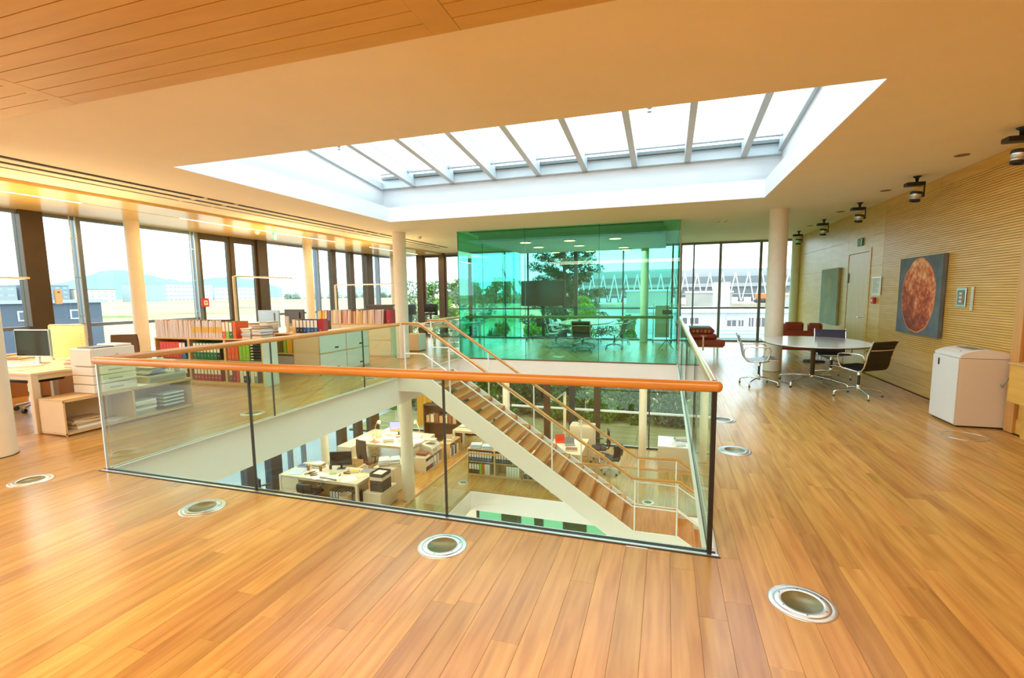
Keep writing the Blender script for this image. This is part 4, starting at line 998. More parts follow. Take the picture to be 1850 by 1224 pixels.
def task_chair(label, loc, rz, fab=M_brownfab, seat_h=.46, back_h=.5, high=True):
    t = T('office_chair', label, 'chair', loc, rz)   # front = +X
    MB().box(-.22, -.23, seat_h-.04, .24, .23, seat_h+.03, .03).build('seat', fab, t)
    rows = []
    for s_ in (0, .045):
        r_2 = []
        for i in range(9):
            z = seat_h+.10+i*back_h/8; wv = .21-.02*(i/8)**3; bow = .02*math.sin(i/8*PI)
            r_2.append([(-.25-.03*i/8-bow-s_+.03*abs(y)/.21, y*wv/.21, z) for y in (-.21, -.12, 0, .12, .21)])
        rows.append(r_2)
    mb = MB(); mb.grid(rows[0]); mb.grid([list(reversed(q)) for q in rows[1]])
    for y_i in (0, 4): mb.add([r[y_i] for r in rows[0]]+[r[y_i] for r in rows[1]], [(i, i+1, 9+i+1, 9+i) for i in range(8)])
    for r_i in (0, 8): mb.add(rows[0][r_i]+rows[1][r_i], [(j, j+1, 5+j+1, 5+j) for j in range(4)])
    mb.build('backrest', fab, t)
    MB().tube([(-.1, 0, seat_h-.05), (-.28, 0, seat_h-.03), (-.33, 0, seat_h+.08), (-.33, 0, seat_h+.3)], .022, 8).build('back_bracket', M_black, t)
    for s_ in (-1, 1):
        MB().tube([(0, s_*.24, seat_h-.03), (-.02, s_*.29, seat_h+.05), (-.02, s_*.29, seat_h+.20)], .014, 8).build('arm_post', M_black, t)
        MB().box(-.14, s_*.29-.035, seat_h+.20, .12, s_*.29+.035, seat_h+.23, .01).build('arm_pad', M_black, t)
    MB().cyl((0, 0, .10), (0, 0, seat_h-.04), .025, n=12).build('column', M_chrome, t)
    for k in range(5):
        a = .3+k*2*PI/5; c, s_ = math.cos(a), math.sin(a)
        MB().tube([(c*.02, s_*.02, .12), (c*.16, s_*.16, .10), (c*.29, s_*.29, .075)], .018, 8, ry=.014).build('leg', M_alu, t)
        MB().cyl((c*.29-s_*.02, s_*.29+c*.02, .03), (c*.29+s_*.02, s_*.29-c*.02, .03), .03, n=12).build('caster', M_black, t)
    return t
def lamp(label, loc, rz, L=1.35, h=1.95, zpole=None):
    t = T('office_lamp', label, 'lamp', loc, rz)     # arm runs along local +X
    MB().box(-.03, -.02, .02, .03, .02, h, .008).build('pole', M_ivory, t); MB().box(-.1, -.12, 0, .12, .12, .02, .005).build('base', M_ivory, t)
    MB().tube([(0, 0, h-.05), (.01, 0, h-.01), (.05, 0, h), (.15, 0, h)], .02, 8, ry=.02).build('elbow', M_ivory, t)
    MB().box(.08, -.09, h-.012, L, .09, h+.014, .004).build('head', M_ivory, t)
    MB().box(.35, -.07, h-.0145, L-.05, .07, h-.012).build('diffuser', mat('lamp_diffuser', (1, .85, .6), .5, emit=(1, .82, .5), estr=2.2), t)
    return t
RINGM = M_dark
_bm = {}
def binder(label, loc, rz, cover, spine='white', w=.075, h=.315, d=.285, group=None, tilt=0, foot=None):
    """lever arch file, spine faces -Y; spine: colour key of the label field"""
    key = (cover.name, spine, w, h, foot.name if foot else '')
    t = T('ring_binder', label, 'binder', loc, rz, group)
    if tilt: t.rotation_euler = (0, tilt, rz)
    if key in _bm:
        for nm, me in _bm[key]: link(nm, me, t)
        return t
    L_ = []
    L_.append(('cover', MB().box(-w/2, 0, 0, -w/2+.003, d, h).box(w/2-.003, 0, 0, w/2, d, h).box(-w/2, -.003, 0, w/2, .0, h, .001).build('cover', cover, t)))
    L_.append(('pages', MB().box(-w/2+.004, .004, .01, w/2-.004, d-.01, h-.015).build('pages', M_paper, t)))
    if spine == 'white':
        L_.append(('spine_label', MB().box(-w/2+.007, -.0045, h*.42, w/2-.007, -.003, h*.95).build('spine_label', M_paper, t)))
    if foot: L_.append(('spine_foot', MB().box(-w/2, -.0046, 0, w/2, -.003, h*.34).build('spine_foot', foot, t)))
    L_.append(('finger_ring', MB().lathe([(.008, 0), (.013, 0), (.013, .003), (.008, .003)], 12).build('finger_ring', M_alu, t)))
    o = L_[-1][1]; o.data.transform(Matrix.Translation((0, -.0045, h*.22)) @ Matrix.Rotation(PI/2, 4, 'X'))
    _bm[key] = [(n_, o_.data) for n_, o_ in L_]
    return t
C = {k: mat('binder_'+k, v, .45) for k, v in dict(red=(.62, .05, .015), orange=(.68, .10, .02), green=(.12, .42, .03), dkgreen=(.02, .16, .05), crimson=(.42, .015, .03), blue=(.02, .16, .45), black=(.02, .02, .025), maroon=(.30, .03, .05), white=(.78, .78, .75), yellow=(.75, .42, .03), grey=(.25, .26, .3), lime=(.25, .5, .03), navy=(.03, .06, .2), tan=(.55, .36, .18), pink=(.6, .35, .32), cream=(.72, .6, .42), brown=(.28, .10, .05), lilac=(.55, .45, .5)).items()}
def stack(label, loc, rz, n=14, w=.22, d=.31, cols=None, seed=0, cat='papers', name='paper_stack', hh=(.006, .022)):
    """pile of sheets and folders, each its own part"""
    t = T(name, label, cat, loc, rz); r = random.Random(seed); z = 0
    for i in range(n):
        th = r.uniform(*hh); a = r.uniform(-.12, .12); mb = MB(); mb.m = Matrix.Rotation(a, 4, 'Z')
        ww, dd = w*r.uniform(.9, 1.05)/2, d*r.uniform(.92, 1.05)/2; ox, oy = r.uniform(-.012, .012), r.uniform(-.012, .012)
        m = r.choice(cols) if cols else M_paper
        mb.box(ox-ww, oy-dd, z+.0004, ox+ww, oy+dd, z+th).build('sheet_bundle', m, t); z += th
    return t
PC = [M_paper, M_paper, M_paper, mat('paper_blue', (.5, .6, .75), .7), mat('paper_cream', (.75, .62, .42), .8), mat('card_grey', (.45, .45, .45), .7), mat('card_brown', (.35, .22, .12), .7)]
def sheet(label, loc, rz, w=.21, d=.297, m=None, n=3):
    t = T('paper_sheet', label, 'papers', loc, rz); z = 0
    for i in range(n):
        mb = MB(); mb.m = Matrix.Rotation((i-1)*.12, 4, 'Z'); mb.box(-w/2, -d/2, z, w/2, d/2, z+.0012).build('sheet', m or M_paper, t); z += .0014
    return t
def shelf_unit(label, x0, y0, x1, d, z0, h, bays, rows=2, side=None, rz=0):
    """open shelf, front towards -Y"""
    t = T('bookcase', label, 'bookcase', (x0, y0, z0), rz); W = x1-x0; th = .025
    MB().box(-.005, -.005, h-th, W+.005, d, h, .002).build('top', M_ply, t); MB().box(0, 0, .0, W, d, .05).build('plinth', M_ply, t)
    MB().box(0, d-.012, .05, W, d-.002, h-th).build('back_panel', M_plyd, t)
    MB().box(0, 0, .05, th, d-.012, h-th).build('side_panel', side or M_plyd, t); MB().box(W-th, 0, .05, W, d-.002, h-th).build('side_panel', side or M_plyd, t)
    for b_ in bays: MB().box(b_-th, 0, .05, b_+th, d-.012, h-th).build('divider', M_plyd, t)
    xs_ = [0]+bays+[W]; hh_ = (h-th-.05)/rows
    for i in range(len(xs_)-1):
        for k in range(1, rows): MB().box(xs_[i]+th, .005, .05+k*hh_-.009, xs_[i+1]-th, d-.012, .05+k*hh_+.009).build('shelf', M_ply, t)
    return t
# ================================================================== UPPER LEFT OFFICE
# big bookcase with two binder rows
X0, X1, Y0, SD = -9.50, -6.88, 6.84, .34
bk = shelf_unit('long birch bookcase with two rows of binders behind the left balustrade', X0, Y0, X1, SD, 0, .86, [.87, 1.75], side=None)
MB().box(X1-X0, 0, .0, X1-X0+.02, SD, .86, .002).build('end_panel', M_pale, bk)
zt, zb = .4555+.009, .05
def put(x, key, z, n_, tx, spine=None, foot=None, grp=None, h=.31, w=.075, y=Y0+.012):
    return binder(tx, (x, y, z+.001), 0, C[key], spine, w=w, h=h, group=grp, foot=foot)
rowname = 'upper shelf of the long bookcase'
x = X0+.12
for i in range(6): put(x+.04+i*.082, 'red', zt, i, f'bright red binder, {ORD[i]} of six reds on the left {rowname}')
put(x+.04+6*.082, 'crimson', zt, 6, 'white-labelled crimson binder right of the six bright reds', 'white'); put(x+.04+7*.082, 'blue', zt, 7, 'blue binder with white label at the end of the red row', 'white')
x = X0+.87+.14
for i in range(7): put(x+i*.083, 'dkgreen', zt, i, f'dark green white-labelled binder, {ORD[i]} from left, {rowname}', 'white')
put(x+7*.083, 'black', zt, 9, 'black and white binder at the right end of the dark green row', 'white')
x = X0+1.75+.10
for i in range(3): put(x+i*.085, 'orange', zt, i, f'orange-red binder, {ORD[i]} of three in the right {rowname}')
for i in range(3): put(x+.265+i*.083, 'lime', zt, i, f'lime green binder, {ORD[i]} of three beside the letter trays in the long bookcase')
t = T('letter_tray', 'stack of black letter trays with white labels, right end of the long bookcase', 'tray', (X1-.165, Y0+.02, zt+.001))
for k in range(6): MB().box(-.115, 0, k*.052, .115, .28, k*.052+.038, .002).build('tray', M_black, t); MB().box(-.115, -.004, k*.052+.012, -.06, -.0, k*.052+.03).build('label', M_paper, t)
x = X0+.16
for i in range(8): put(x+i*.083, 'maroon', zb, i, f'maroon binder with white label, {ORD[i]} from left in the left lower shelf', 'white')
x = X0+.87+.12
for i in range(8): put(x+i*.083, 'crimson', zb, i, f'crimson-footed white binder, {ORD[i]} from left in the middle lower shelf', 'white')
x = X0+1.75+.10
for i, (k_, sp, tx) in enumerate((('maroon', 'white', 'maroon binder with white label, leftmost in the right lower shelf'), ('maroon', None, 'plain maroon binder, second in the right lower shelf'), ('red', None, 'red binder, third in the right lower shelf'), ('white', None, 'white binder between red and black in the right lower shelf'),
                                 ('black', 'white', 'black binder with white label in the right lower shelf'), ('blue', 'white', 'blue binder with white label in the right lower shelf'), ('white', None, 'white binder, last but one in the right lower shelf'), ('grey', 'white', 'grey binder, last in the right lower shelf'))):
    put(x+i*.083, k_, zb, i, tx, sp)
# sleeves standing on top
M_sl = mat('sleeve_lilac', (.60, .55, .58), .6, objvar=.12); M_slo = mat('sleeve_orange_edge', (.62, .25, .05), .6)
me_s = {}
def sleeve(x, kind, label, grp, tilt=0, z=.861, y=Y0+.03, h=.335, w=.036, mats=None):
    t = T('file_sleeve', label, 'file', (x, y, z), 0, grp)
    if tilt: t.rotation_euler = (0, tilt, 0)
    mc, me_ = mats
    MB().box(-w/2, 0, 0, w/2-.004, .24, h-.02*R.random(), .001).build('folder', mc, t)
    if me_ is not None:
        MB().box(w/2-.0035, .001, 0, w/2, .24, h).build('divider_card', me_, t)
    if kind == 'label': MB().box(-w/2+.001, -.002, h*.3, w/2-.006, -.0002, h*.62).build('yellow_label', C['yellow'], t)
    return t
x = X0+.03
for i in range(23):
    sleeve(x, 'plain', f'pale lilac file sleeve on the long bookcase, {ow(i)} from its left end', 'pale file sleeves on the left of the long bookcase', R.uniform(-.02, .06), mats=(M_sl, M_slo if i % 3 else M_paper)); x += .0405
for i in range(18):
    sleeve(x, 'label', f'yellow-labelled file sleeve on the long bookcase, {ow(i)} of the labelled ones from left', 'yellow-labelled file sleeves on the long bookcase', R.uniform(-.01, .07), mats=(M_sl, M_black if i % 2 else C['cream'])); x += .042
x += .03
for k_, sp, tx in (('orange', 'white', 'orange and white binder on the long bookcase, first after the sleeves'), ('lime', 'white', 'lime binder with big white label standing on the long bookcase'), ('dkgreen', 'white', 'thin dark green binder standing on the long bookcase'), ('orange', None, 'plain orange-red binder ending the row on the long bookcase')):
    put(x, k_, .861, 0, tx, sp, y=Y0+.02); x += .083
for i, (xx, w_, n_, tx) in enumerate(((X1-.38, .2, 13, 'tall mixed paper pile on the long bookcase, right after the orange binder'), (X1-.13, .21, 15, 'tall white paper pile on the right end of the long bookcase'))):
    stack(tx, (xx, Y0+.17, .861), 0, n_, w_, .28, PC, seed=i+3)
# desk A at the far left with things on it
desk('white office desk at the left picture edge', -9.15, 3.66, -7.15, 4.98)
t = T('sill_panel', 'low brown panel under the far left window', 'panel', (-10.30, 2.3, 0)); MB().box(0, 0, 0, .03, 2.9, .72, .003).build('board', mat('brown_panel', (.26, .115, .04), .5), t); MB().box(-.06, 0, .70, .04, 2.9, .73, .003).build('ledge', M_plyd, t)
t = T('panel_board', 'brown board standing behind the left desk', 'panel', (-10.0, 5.22, 0)); MB().box(0, 0, .02, 2.75, .03, .70, .003).build('board', mat('brown_panel', (.26, .115, .04), .5), t); MB().box(.1, -.1, 0, .16, .13, .02).box(2.6, -.1, 0, 2.66, .13, .02).build('foot', M_dark, t)
monitor('dark-screened monitor on the desk at the left edge', (-8.2, 4.27, .74), math.radians(9), .56, .37, back=M_alu)
t = T('desk_screen', 'bright yellow panel standing behind the dark monitor', 'panel', (-8.2, 4.68, .74), math.radians(12))
MB().box(-.27, -.012, .03, .27, .012, .50, .004).build('panel', mat('amber_panel', (.95, .76, .36), .4), t); MB().box(-.29, -.018, .0, -.27, .018, .50, .003).box(.27, -.018, 0, .29, .018, .50, .003).box(-.27, -.018, .50, .27, .018, .515, .003).build('frame', M_ivory, t)  # the panel's lit glow is put into its bright base colour
for k in range(7): MB().lathe([(.006, 0), (.006, .004)], 8, (.22, -.016, .1+k*.045)).build('stud', M_dark, t)
t = T('desk_phone', 'white desk phone beside the dark monitor at the left', 'phone', (-7.62, 4.42, .74), .6)
MB().prism([(-.1, 0), (.1, 0), (.1, .07), (-.1, .025)], 'x', -.09, .09).build('body', M_offwhite, t); MB().tube([(-.07, -.08, .06), (-.07, 0, .075), (-.07, .08, .09)], .018, 8).build('handset', M_offwhite, t)
for i in range(3):
    for j in range(4): MB().box(.0+i*.025, -.07+j*.025, .045+j*.007, .015+i*.025, -.055+j*.025, .052+j*.007).build('key', M_dark, t)
t = T('book', 'red book lying on top of the small pile beside the printer', 'book', (-7.28, 4.22, .80), .15); MB().box(-.09, -.08, 0, .09, .08, .028, .003).build('cover', C['crimson'], t); MB().box(-.085, -.082, .004, .085, .078, .024).build('pages', M_paper, t)
t = T('book', 'yellow-edged book under the red one beside the printer', 'book', (-7.28, 4.22, .74), .1); MB().box(-.1, -.09, 0, .1, .09, .059, .003).build('cover', C['tan'], t); MB().box(-.095, -.093, .008, .095, .08, .03).build('pages', M_paper, t)
t = T('pen_cup', 'small dark cup on the left desk', 'cup', (-8.62, 3.98, .74)); MB().lathe([(.03, 0), (.033, .07), (.028, .07), (.026, .01), (0, .01)], 16).build('cup', C['brown'], t); MB().lathe([(0, .07), (.028, .10), (.03, .13), (0, .135)], 12).build('flower', C['pink'], t)
t = T('keyboard', 'flat keyboard on the white desk at the left', 'keyboard', (-8.0, 4.02, .74), math.radians(50)); MB().box(-.2, -.07, 0, .2, .07, .015, .004).build('body', M_offwhite, t)
mb = MB(); [mb.box(-.19+i*.026, -.06+j*.025, .015, -.19+i*.026+.021, -.06+j*.025+.02, .02) for i in range(15) for j in range(5)]; mb.build('keys', M_paper, t, kind='stuff')
for i, (x, y, a, m, tx) in enumerate(((-8.55, 3.78, .2, None, 'papers spread at the near edge of the left desk'), (-8.2, 3.84, -.4, PC[5], 'dark folder open on the left desk'), (-7.72, 3.84, .5, PC[4], 'cream papers on the near right of the left desk'), (-7.5, 4.6, .3, None, 'papers at the far right of the left desk'))):
    sheet(tx, (x, y, .74), a, m=m, n=4)
stack('small paper pile behind the monitor on the left desk', (-8.85, 4.45, .74), .3, 6, seed=12, cols=PC)
task_chair('black office chair tucked under the left desk', (-8.85, 4.62, 0), math.radians(-85), M_blackfab, .46, .42)
task_chair('brown office chair behind the big white printer', (-8.75, 5.65, 0), math.radians(-60), M_brownfab, .44, .46)
# low cabinets with glass-like fronts (front faces +X)
t = T('low_cabinet', 'low birch cabinet carrying the white printer behind the balustrade', 'cabinet', (-7.13, 3.69, 0))
W_, D_, HH = .43, 1.62, .44
MB().box(0, 0, HH-.025, W_, D_, HH, .002).build('top', M_plyd, t); MB().box(0, 0, .015, W_, D_, .04).build('bottom', M_plyd, t); MB().box(0, .022, .04, .015, D_-.022, HH-.025).build('back_panel', M_ivory, t)
for y in (0, .78, D_-.022): MB().box(0, y, .04, W_, y+.022, HH-.025, .001).build('side_panel', mat('cabinet_end', (.72, .55, .34), .5), t)
MB().box(W_, 0, .0, W_+.006, .014, HH).box(W_, 0, HH-.035, W_+.006, D_, HH-.02).box(W_, .0, .015, W_+.006, D_, .035).box(W_, .775, .03, W_+.006, .80, HH).box(W_, D_-.02, 0, W_+.006, D_, HH).build('edge_trim', M_ply, t)
for z in (.10, .15, .20, .25): MB().box(.10, 1.2, z, .41, 1.5, z+.02).build('pull_out_tray', mat('tray_blue', (.55, .66, .68), .5), t)
stack('paper bundles lying in the left compartment of the low cabinet', (-6.92, 4.0, .041), 0, 5, .24, .3, [PC[0], C['tan'], C['maroon'], PC[4]], seed=5, hh=(.012, .035))
sheet('loose white papers on the floor of the low cabinet', (-6.88, 4.33, .041), .4)
stack('grey paper bundles in the right compartment of the low cabinet', (-6.9, 4.68, .041), 0, 7, .24, .3, [PC[3], PC[5], PC[0]], seed=6, hh=(.012, .03))
t = T('printer', 'big white laser printer with three paper drawers on the low cabinet', 'printer', (-7.08, 4.03, .44)); t.scale = (.84, 1, 1)
M_prn = mat('printer_side', (.72, .68, .60), .45)
MB().box(0, 0, .34, .46, .52, .56, .012).build('body', M_offwhite, t)
for k in range(3):
    MB().box(.005, .005, .004+k*.112, .455, .515, .108+k*.112, .006).build('paper_drawer', M_offwhite, t); MB().box(.455, .18, .05+k*.112, .462, .34, .062+k*.112).build('drawer_handle', M_greyplast, t)
MB().box(.06, .06, .56, .40, .40, .572, .004).build('output_tray', M_dark, t); MB().box(.02, .30, .56, .44, .50, .59, .01).build('lid', M_offwhite, t)
o = MB().lathe([(.012, 0), (.018, 0), (.018, .003), (.012, .003)], 16).build('round_emblem', M_greyplast, t); o.matrix_local = Matrix.Translation((.461, .30, .46)) @ Matrix.Rotation(PI/2, 4, 'Y')
t = T('multifunction_scanner', 'grey-beige inkjet printer with blue prints in its tray, right of the big printer', 'printer', (-7.12, 4.70, .44))
MB().box(0, 0, 0, .40, .56, .11, .015).build('body', mat('scanner_beige', (.55, .50, .38), .45), t); MB().box(.40, .03, .03, .406, .53, .08).build('front_slot', M_greyplast, t)
b_ = MB(); b_.m = rot_m('X', math.radians(18), (0, 0, .1)); b_.box(.02, .04, .12, .36, .50, .135).build('paper_support', M_greyplast, t)
b_ = MB(); b_.m = rot_m('X', math.radians(10), (0, 0, .1)); b_.box(.03, .1, .125, .37, .46, .15).build('blue_prints', mat('print_blue', (.12, .16, .5), .5, var=.5, vscale=14), t)
MB().box(-.02, .05, .10, .04, .52, .30, .01).build('rear_feeder', M_offwhite, t); MB().box(.02, .1, .20, .34, .5, .225, .008).build('scan_lid', M_offwhite, t); MB().box(.30, .46, .11, .40, .53, .2).build('support_arm', M_offwhite, t)
sheet('white papers at the front left of the inkjet printer', (-6.82, 4.68, .44), .1, n=4)
# second low unit with drawers
t = T('drawer_cabinet', 'cream cabinet with four pale drawers behind the left balustrade', 'cabinet', (-7.30, 8.08, 0))
MB().box(0, 0, .0, .62, 1.72, .86, .003).build('carcass', M_ivory, t)
MB().box(.615, 0, .845, .632, 1.72, .862).box(.615, .0, .0, .632, 1.72, .03).box(.615, .0, .43, .632, 1.72, .455).box(.615, .0, 0, .632, .02, .86).box(.615, .86, .03, .632, .885, .86).box(.615, 1.70, 0, .632, 1.72, .86).build('edge_trim', M_ply, t)
for i, (y0, y1) in enumerate(((.022, .858), (.887, 1.698))):
    for z0, z1 in ((.032, .428), (.457, .843)):
        dr = MB().box(.62, y0, z0, .634, y1, z1, .002).build('drawer', M_pale, t); MB().box(.634, (y0+y1)/2-.06+.1, z0+.06, .640, (y0+y1)/2+.06+.1, z0+.095, .004).build('drawer_pull', M_black, dr)
for i in range(7):
    k_ = ('yellow', 'black', 'black', 'navy', 'blue', 'navy', 'blue')[i]
    b_ = binder(f'white-spined {k_} binder, {ORD[i]} in the row on the cream drawer cabinet', (-7.38+.05+i*.09, 8.16, .862), 0, C[k_], 'white', w=.082, h=.28)
binder('big red binder ending the row on the cream drawer cabinet', (-7.38+.05+7*.09+.03, 8.16, .862), math.radians(20), C['crimson'], None, w=.1, h=.29)
# cabinet with colourful files on top
t = T('filing_cabinet', 'cream filing cabinet with green-tinted end beside the stair column', 'cabinet', (-9.2, 11.06, 0))
MB().box(0, 0, 0, 2.36, .42, .86, .003).build('carcass', M_ivory, t); MB().box(2.362, .0, 0, 2.38, .42, .86, .002).build('end_panel', M_pale, t)
for i in range(3):
    for z0, z1 in ((.03, .43), (.45, .84)): MB().box(.02+i*.785, -.012, z0, .785+i*.785, 0, z1, .002).build('drawer', mat('drawer_cream', (.78, .68, .5), .45), t)
MB().box(-.004, -.014, .855, 2.384, .42, .872, .002).build('top', M_ply, t)
cols_ = ['cream', 'yellow', 'yellow', 'cream', 'crimson', 'blue', 'tan', 'cream', 'lilac', 'tan', 'cream', 'brown', 'pink', 'pink', 'cream', 'pink', 'brown', 'tan', 'cream', 'yellow', 'tan', 'cream', 'lilac', 'tan', 'cream', 'lilac', 'pink', 'lilac', 'lilac', 'lilac']
seen = {}
x = -9.15
for i, c in enumerate(cols_):
    w_ = R.uniform(.06, .08); tl = R.uniform(-.0, .08)
    lab = {'crimson': 'deep red file standing on the filing cabinet, left of the blue one', 'blue': 'blue file standing on the filing cabinet'}.get(c)
    sleeve(x+w_/2, 'plain', lab or f'{c} coloured file, {ow(i)} from left in the row on the filing cabinet', None if lab else 'coloured files on the filing cabinet', tl, z=.873, y=11.09, h=.36+R.uniform(-.02, .02), w=w_-.006, mats=(C[c], M_paper if R.random() < .4 else C['brown'])); x += w_
binder('wide red binder at the right end of the filing cabinet row', (-6.93, 11.10, .873), 0, C['crimson'], None, w=.12, h=.37)
# desks behind with monitors
desk('white desk with two monitors behind the drawer cabinet', -9.4, 8.7, -7.95, 9.7)
monitor('silver-backed monitor seen from behind on the far desk', (-8.97, 9.2, .74), math.radians(180), .62, .40, back=mat('silver_back', (.42, .44, .47), .35, metal=.6), lift=.16)
monitor('dark monitor seen from behind, right of the silver one', (-8.27, 9.25, .74), math.radians(175), .60, .40, back=mat('dark_back', (.07, .055, .05), .4), lift=.18)
task_chair('brown quilted office chair right of the dark monitor', (-8.55, 10.35, 0), math.radians(-80), M_brownfab, .42, .46)
for i, (x, y, n_, tx) in enumerate(((-8.46, 8.35, 16, 'high white paper pile behind the orange binder'), (-8.12, 8.3, 18, 'high cream paper pile in front of the silver monitor'), (-7.78, 8.72, 13, 'paper pile between the monitors and the binders'))):
    t = T('low_shelf', ['narrow', 'middle', 'right-hand'][i]+' ivory pedestal under the paper piles', 'cabinet', (x-.17, y-.2, 0)); MB().box(0, 0, 0, .33, .4, .74, .004).build('carcass', M_ivory, t); MB().box(.01, -.012, .4, .32, 0, .72, .003).box(.01, -.012, .04, .32, 0, .38, .003).build('drawer', M_ivory, t)
    stack(tx, (x, y, .741), 0, n_, .24, .3, PC, seed=20+i, hh=(.01, .03))
t = T('open_shelf', 'small open beech shelf left of the cream drawer cabinet', 'cabinet', (-7.80, 8.10, 0))
MB().box(0, 0, .835, .48, .4, .86).box(0, 0, 0, .02, .4, .835).box(.46, 0, 0, .48, .4, .835).box(.02, 0, .42, .46, .4, .44).box(.02, .38, 0, .46, .4, .835).box(.02, 0, 0, .46, .38, .03).build('carcass', M_plyd, t)
MB().box(.03, .004, .03, .45, .36, .38, .004).build('drawer', M_greyplast, t)
binder('lime green binder in the small shelf beside the drawer cabinet', (-7.56, 8.12, .441), 0, C['lime'], None, w=.08)
binder('mustard binder in the small shelf beside the drawer cabinet', (-7.44, 8.12, .441), 0, C['yellow'], None, w=.13)
t = T('desk_screen', 'white post of a desk screen beside the yellow and blue binders', 'panel', (-7.62, 8.30, .862)); MB().box(-.03, -.02, 0, .03, .02, .34, .003).build('post', M_ivory, t)
t = T('waste_bin', 'dark waste bin between bookcase and drawer cabinet', 'bin', (-7.75, 7.85, 0)); MB().lathe([(.11, 0), (.13, .34), (.125, .34), (.105, .01), (0, .01)], 20).build('bin', M_greyplast, t)
binder('lime green binder standing on the waste-bin side shelf', (-7.72, 8.0+.3, .38), 0, C['lime'], None, w=.07, h=.28) if False else None
# far corner: copier, boxes
t = T('plotter', 'long dark plotter behind the colourful file row', 'printer', (-8.8, 12.8, 0))
MB().box(0, 0, 1.02, 1.5, .5, 1.34, .03).build('body', mat('plotter_dark', (.06, .05, .045), .45), t); MB().box(1.0, -.01, 1.06, 1.45, .0, 1.3, .004).build('panel', M_greyplast, t); MB().box(.1, .1, 0, .2, .4, 1.02).box(1.3, .1, 0, 1.4, .4, 1.02).build('leg', M_dark, t)
monitor('dark monitor right of the stair column in the far corner', (-6.85, 13.4, .74), math.radians(165), .5, .34, lift=.26)
desk('white desk in the far left corner behind the column', -7.4, 13.0, -5.7, 14.6)
t = T('pedestal', 'cream mobile pedestal beside the stair head', 'cabinet', (-7.22, 12.35, 0)); MB().box(0, 0, .02, .46, .45, .50, .006).build('carcass', mat('pedestal_peach', (.75, .58, .38), .5), t); MB().box(.46, .01, .03, .474, .44, .49, .003).build('drawer_front', M_pale, t)
t = T('letter_tray', 'tower of white letter trays with papers in the far left corner', 'tray', (-6.95, 13.15, .74))
for k in range(7): MB().box(0, 0, k*.055, .26, .32, k*.055+.006).box(0, 0, k*.055, .006, .32, k*.055+.03).box(.254, 0, k*.055, .26, .32, k*.055+.03).build('tray', M_alu if k % 2 else M_paper, t)
for i, (x, tx) in enumerate(((-6.5, 'pile of open magazines on the far corner desk'), (-6.15, 'second magazine pile nearer the green room'))): stack(tx, (x, 13.2, .741), .2, 9, .25, .3, [PC[0], PC[4], C['brown'], PC[0]], seed=40+i)
t = T('display_rack', 'rotating wire rack with folded leaflets by the far window', 'rack', (-5.75, 12.6, 0))
MB().cyl((0, 0, 0), (0, 0, .95), .015).lathe([(.2, 0), (.2, .02), (0, .03)], 20).build('pole', M_alu, t)
for k in range(5):
    for a in range(6):
        q = a*PI/3; MB().box(.1, -.06, .12+k*.165, .115, .06, .24+k*.165).build('leaflet', PC[3] if (a+k) % 2 else M_paper, t).rotation_euler = (0, 0, q)
# lamps with horizontal heads
lamp('beige office floor lamp with long horizontal head at the far left', (-9.1, 3.25, 0), PI/2, 1.5, 1.93)
lamp('beige office floor lamp with bent elbow in front of the middle windows', (-8.80, 8.13, 0), PI/2, 1.62, 2.06)
lamp('pale office floor lamp whose head crosses behind the big column', (-9.3, 12.1, 0), 0, 1.95, 1.94)
t = T('wood_post', 'beige cabinet edge at the far left window', 'cabinet', (-10.22, 4.4, 0)); MB().box(0, 0, 0, .06, .50, 1.25, .004).build('side', M_ivory, t); MB().box(.062, 0.02, .05, .07, .48, 1.2).build('door', M_plyd, t)
t = T('box_file', 'white box file lying on the window ledge above the sleeves', 'box', (-9.15, 7.6, .9)); MB().box(0, 0, 0, .45, .3, .09, .004).build('box', M_paper, t); MB().box(.451, .02, .02, .455, .28, .07).build('label', M_greyplast, t)
t = T('sideboard', 'ivory sideboard between bookcase and window', 'cabinet', (-9.4, 7.45, 0)); MB().box(0, 0, 0, 1.2, .5, .9, .004).build('carcass', M_ivory, t); MB().box(.02, -.012, .05, .59, 0, .88, .002).box(.61, -.012, .05, 1.18, 0, .88, .002).build('door', M_ivory, t)
stack('flat dark folders on the sideboard behind the yellow-labelled sleeves', (-8.42, 7.7, .9), 0, 4, .3, .3, [C['grey'], PC[5], C['navy']], seed=77)
# ================================================================== LOWER OFFICE
Z = G
desk('cream desk in the lower office crowded with papers, nearest one', -9.70, 9.90, -7.27, 10.90, Z)
t = T('drawer_pedestal', 'cream drawer pedestal under the left end of the near lower desk', 'cabinet', (-9.68, 9.93, Z)); MB().box(0, 0, 0, .6, .9, .70, .004).build('carcass', M_ivory, t)
for k in range(2): MB().box(.01, -.014, .05+k*.33, .59, 0, .36+k*.33, .003).build('drawer', M_ivory, t); MB().cyl((.45, -.018, .25+k*.33), (.45, -.014, .25+k*.33), .012, n=10).build('knob', M_alu, t)
t = T('panel_board', 'brown wooden panel under the near lower desk', 'panel', (-9.05, 10.6, Z)); MB().box(0, 0, 0, 1.6, .03, .7).build('board', M_plyd, t)
monitor('black monitor on the near lower desk', (-8.35, 10.72, Z+.74), math.radians(22), .58, .38, lift=.10)
for i in range(9): binder(f'black and white binder under the near lower desk, {ow(i)} from left', (-8.35+i*.09, 10.25, Z), 0, C['black'], 'white', w=.08, group='binders under the near lower desk')
t = T('waste_bin', 'cream waste bin beside the leg of the near lower desk', 'bin', (-7.75, 10.05, Z)); MB().lathe([(.13, 0), (.16, .36), (.165, .37), (.15, .36), (.12, .01), (0, .01)], 24).build('bin', M_ivory, t)
task_chair('black ribbed office chair left of the near lower desk', (-9.35, 9.25, Z), math.radians(60), M_blackfab, .46, .45)
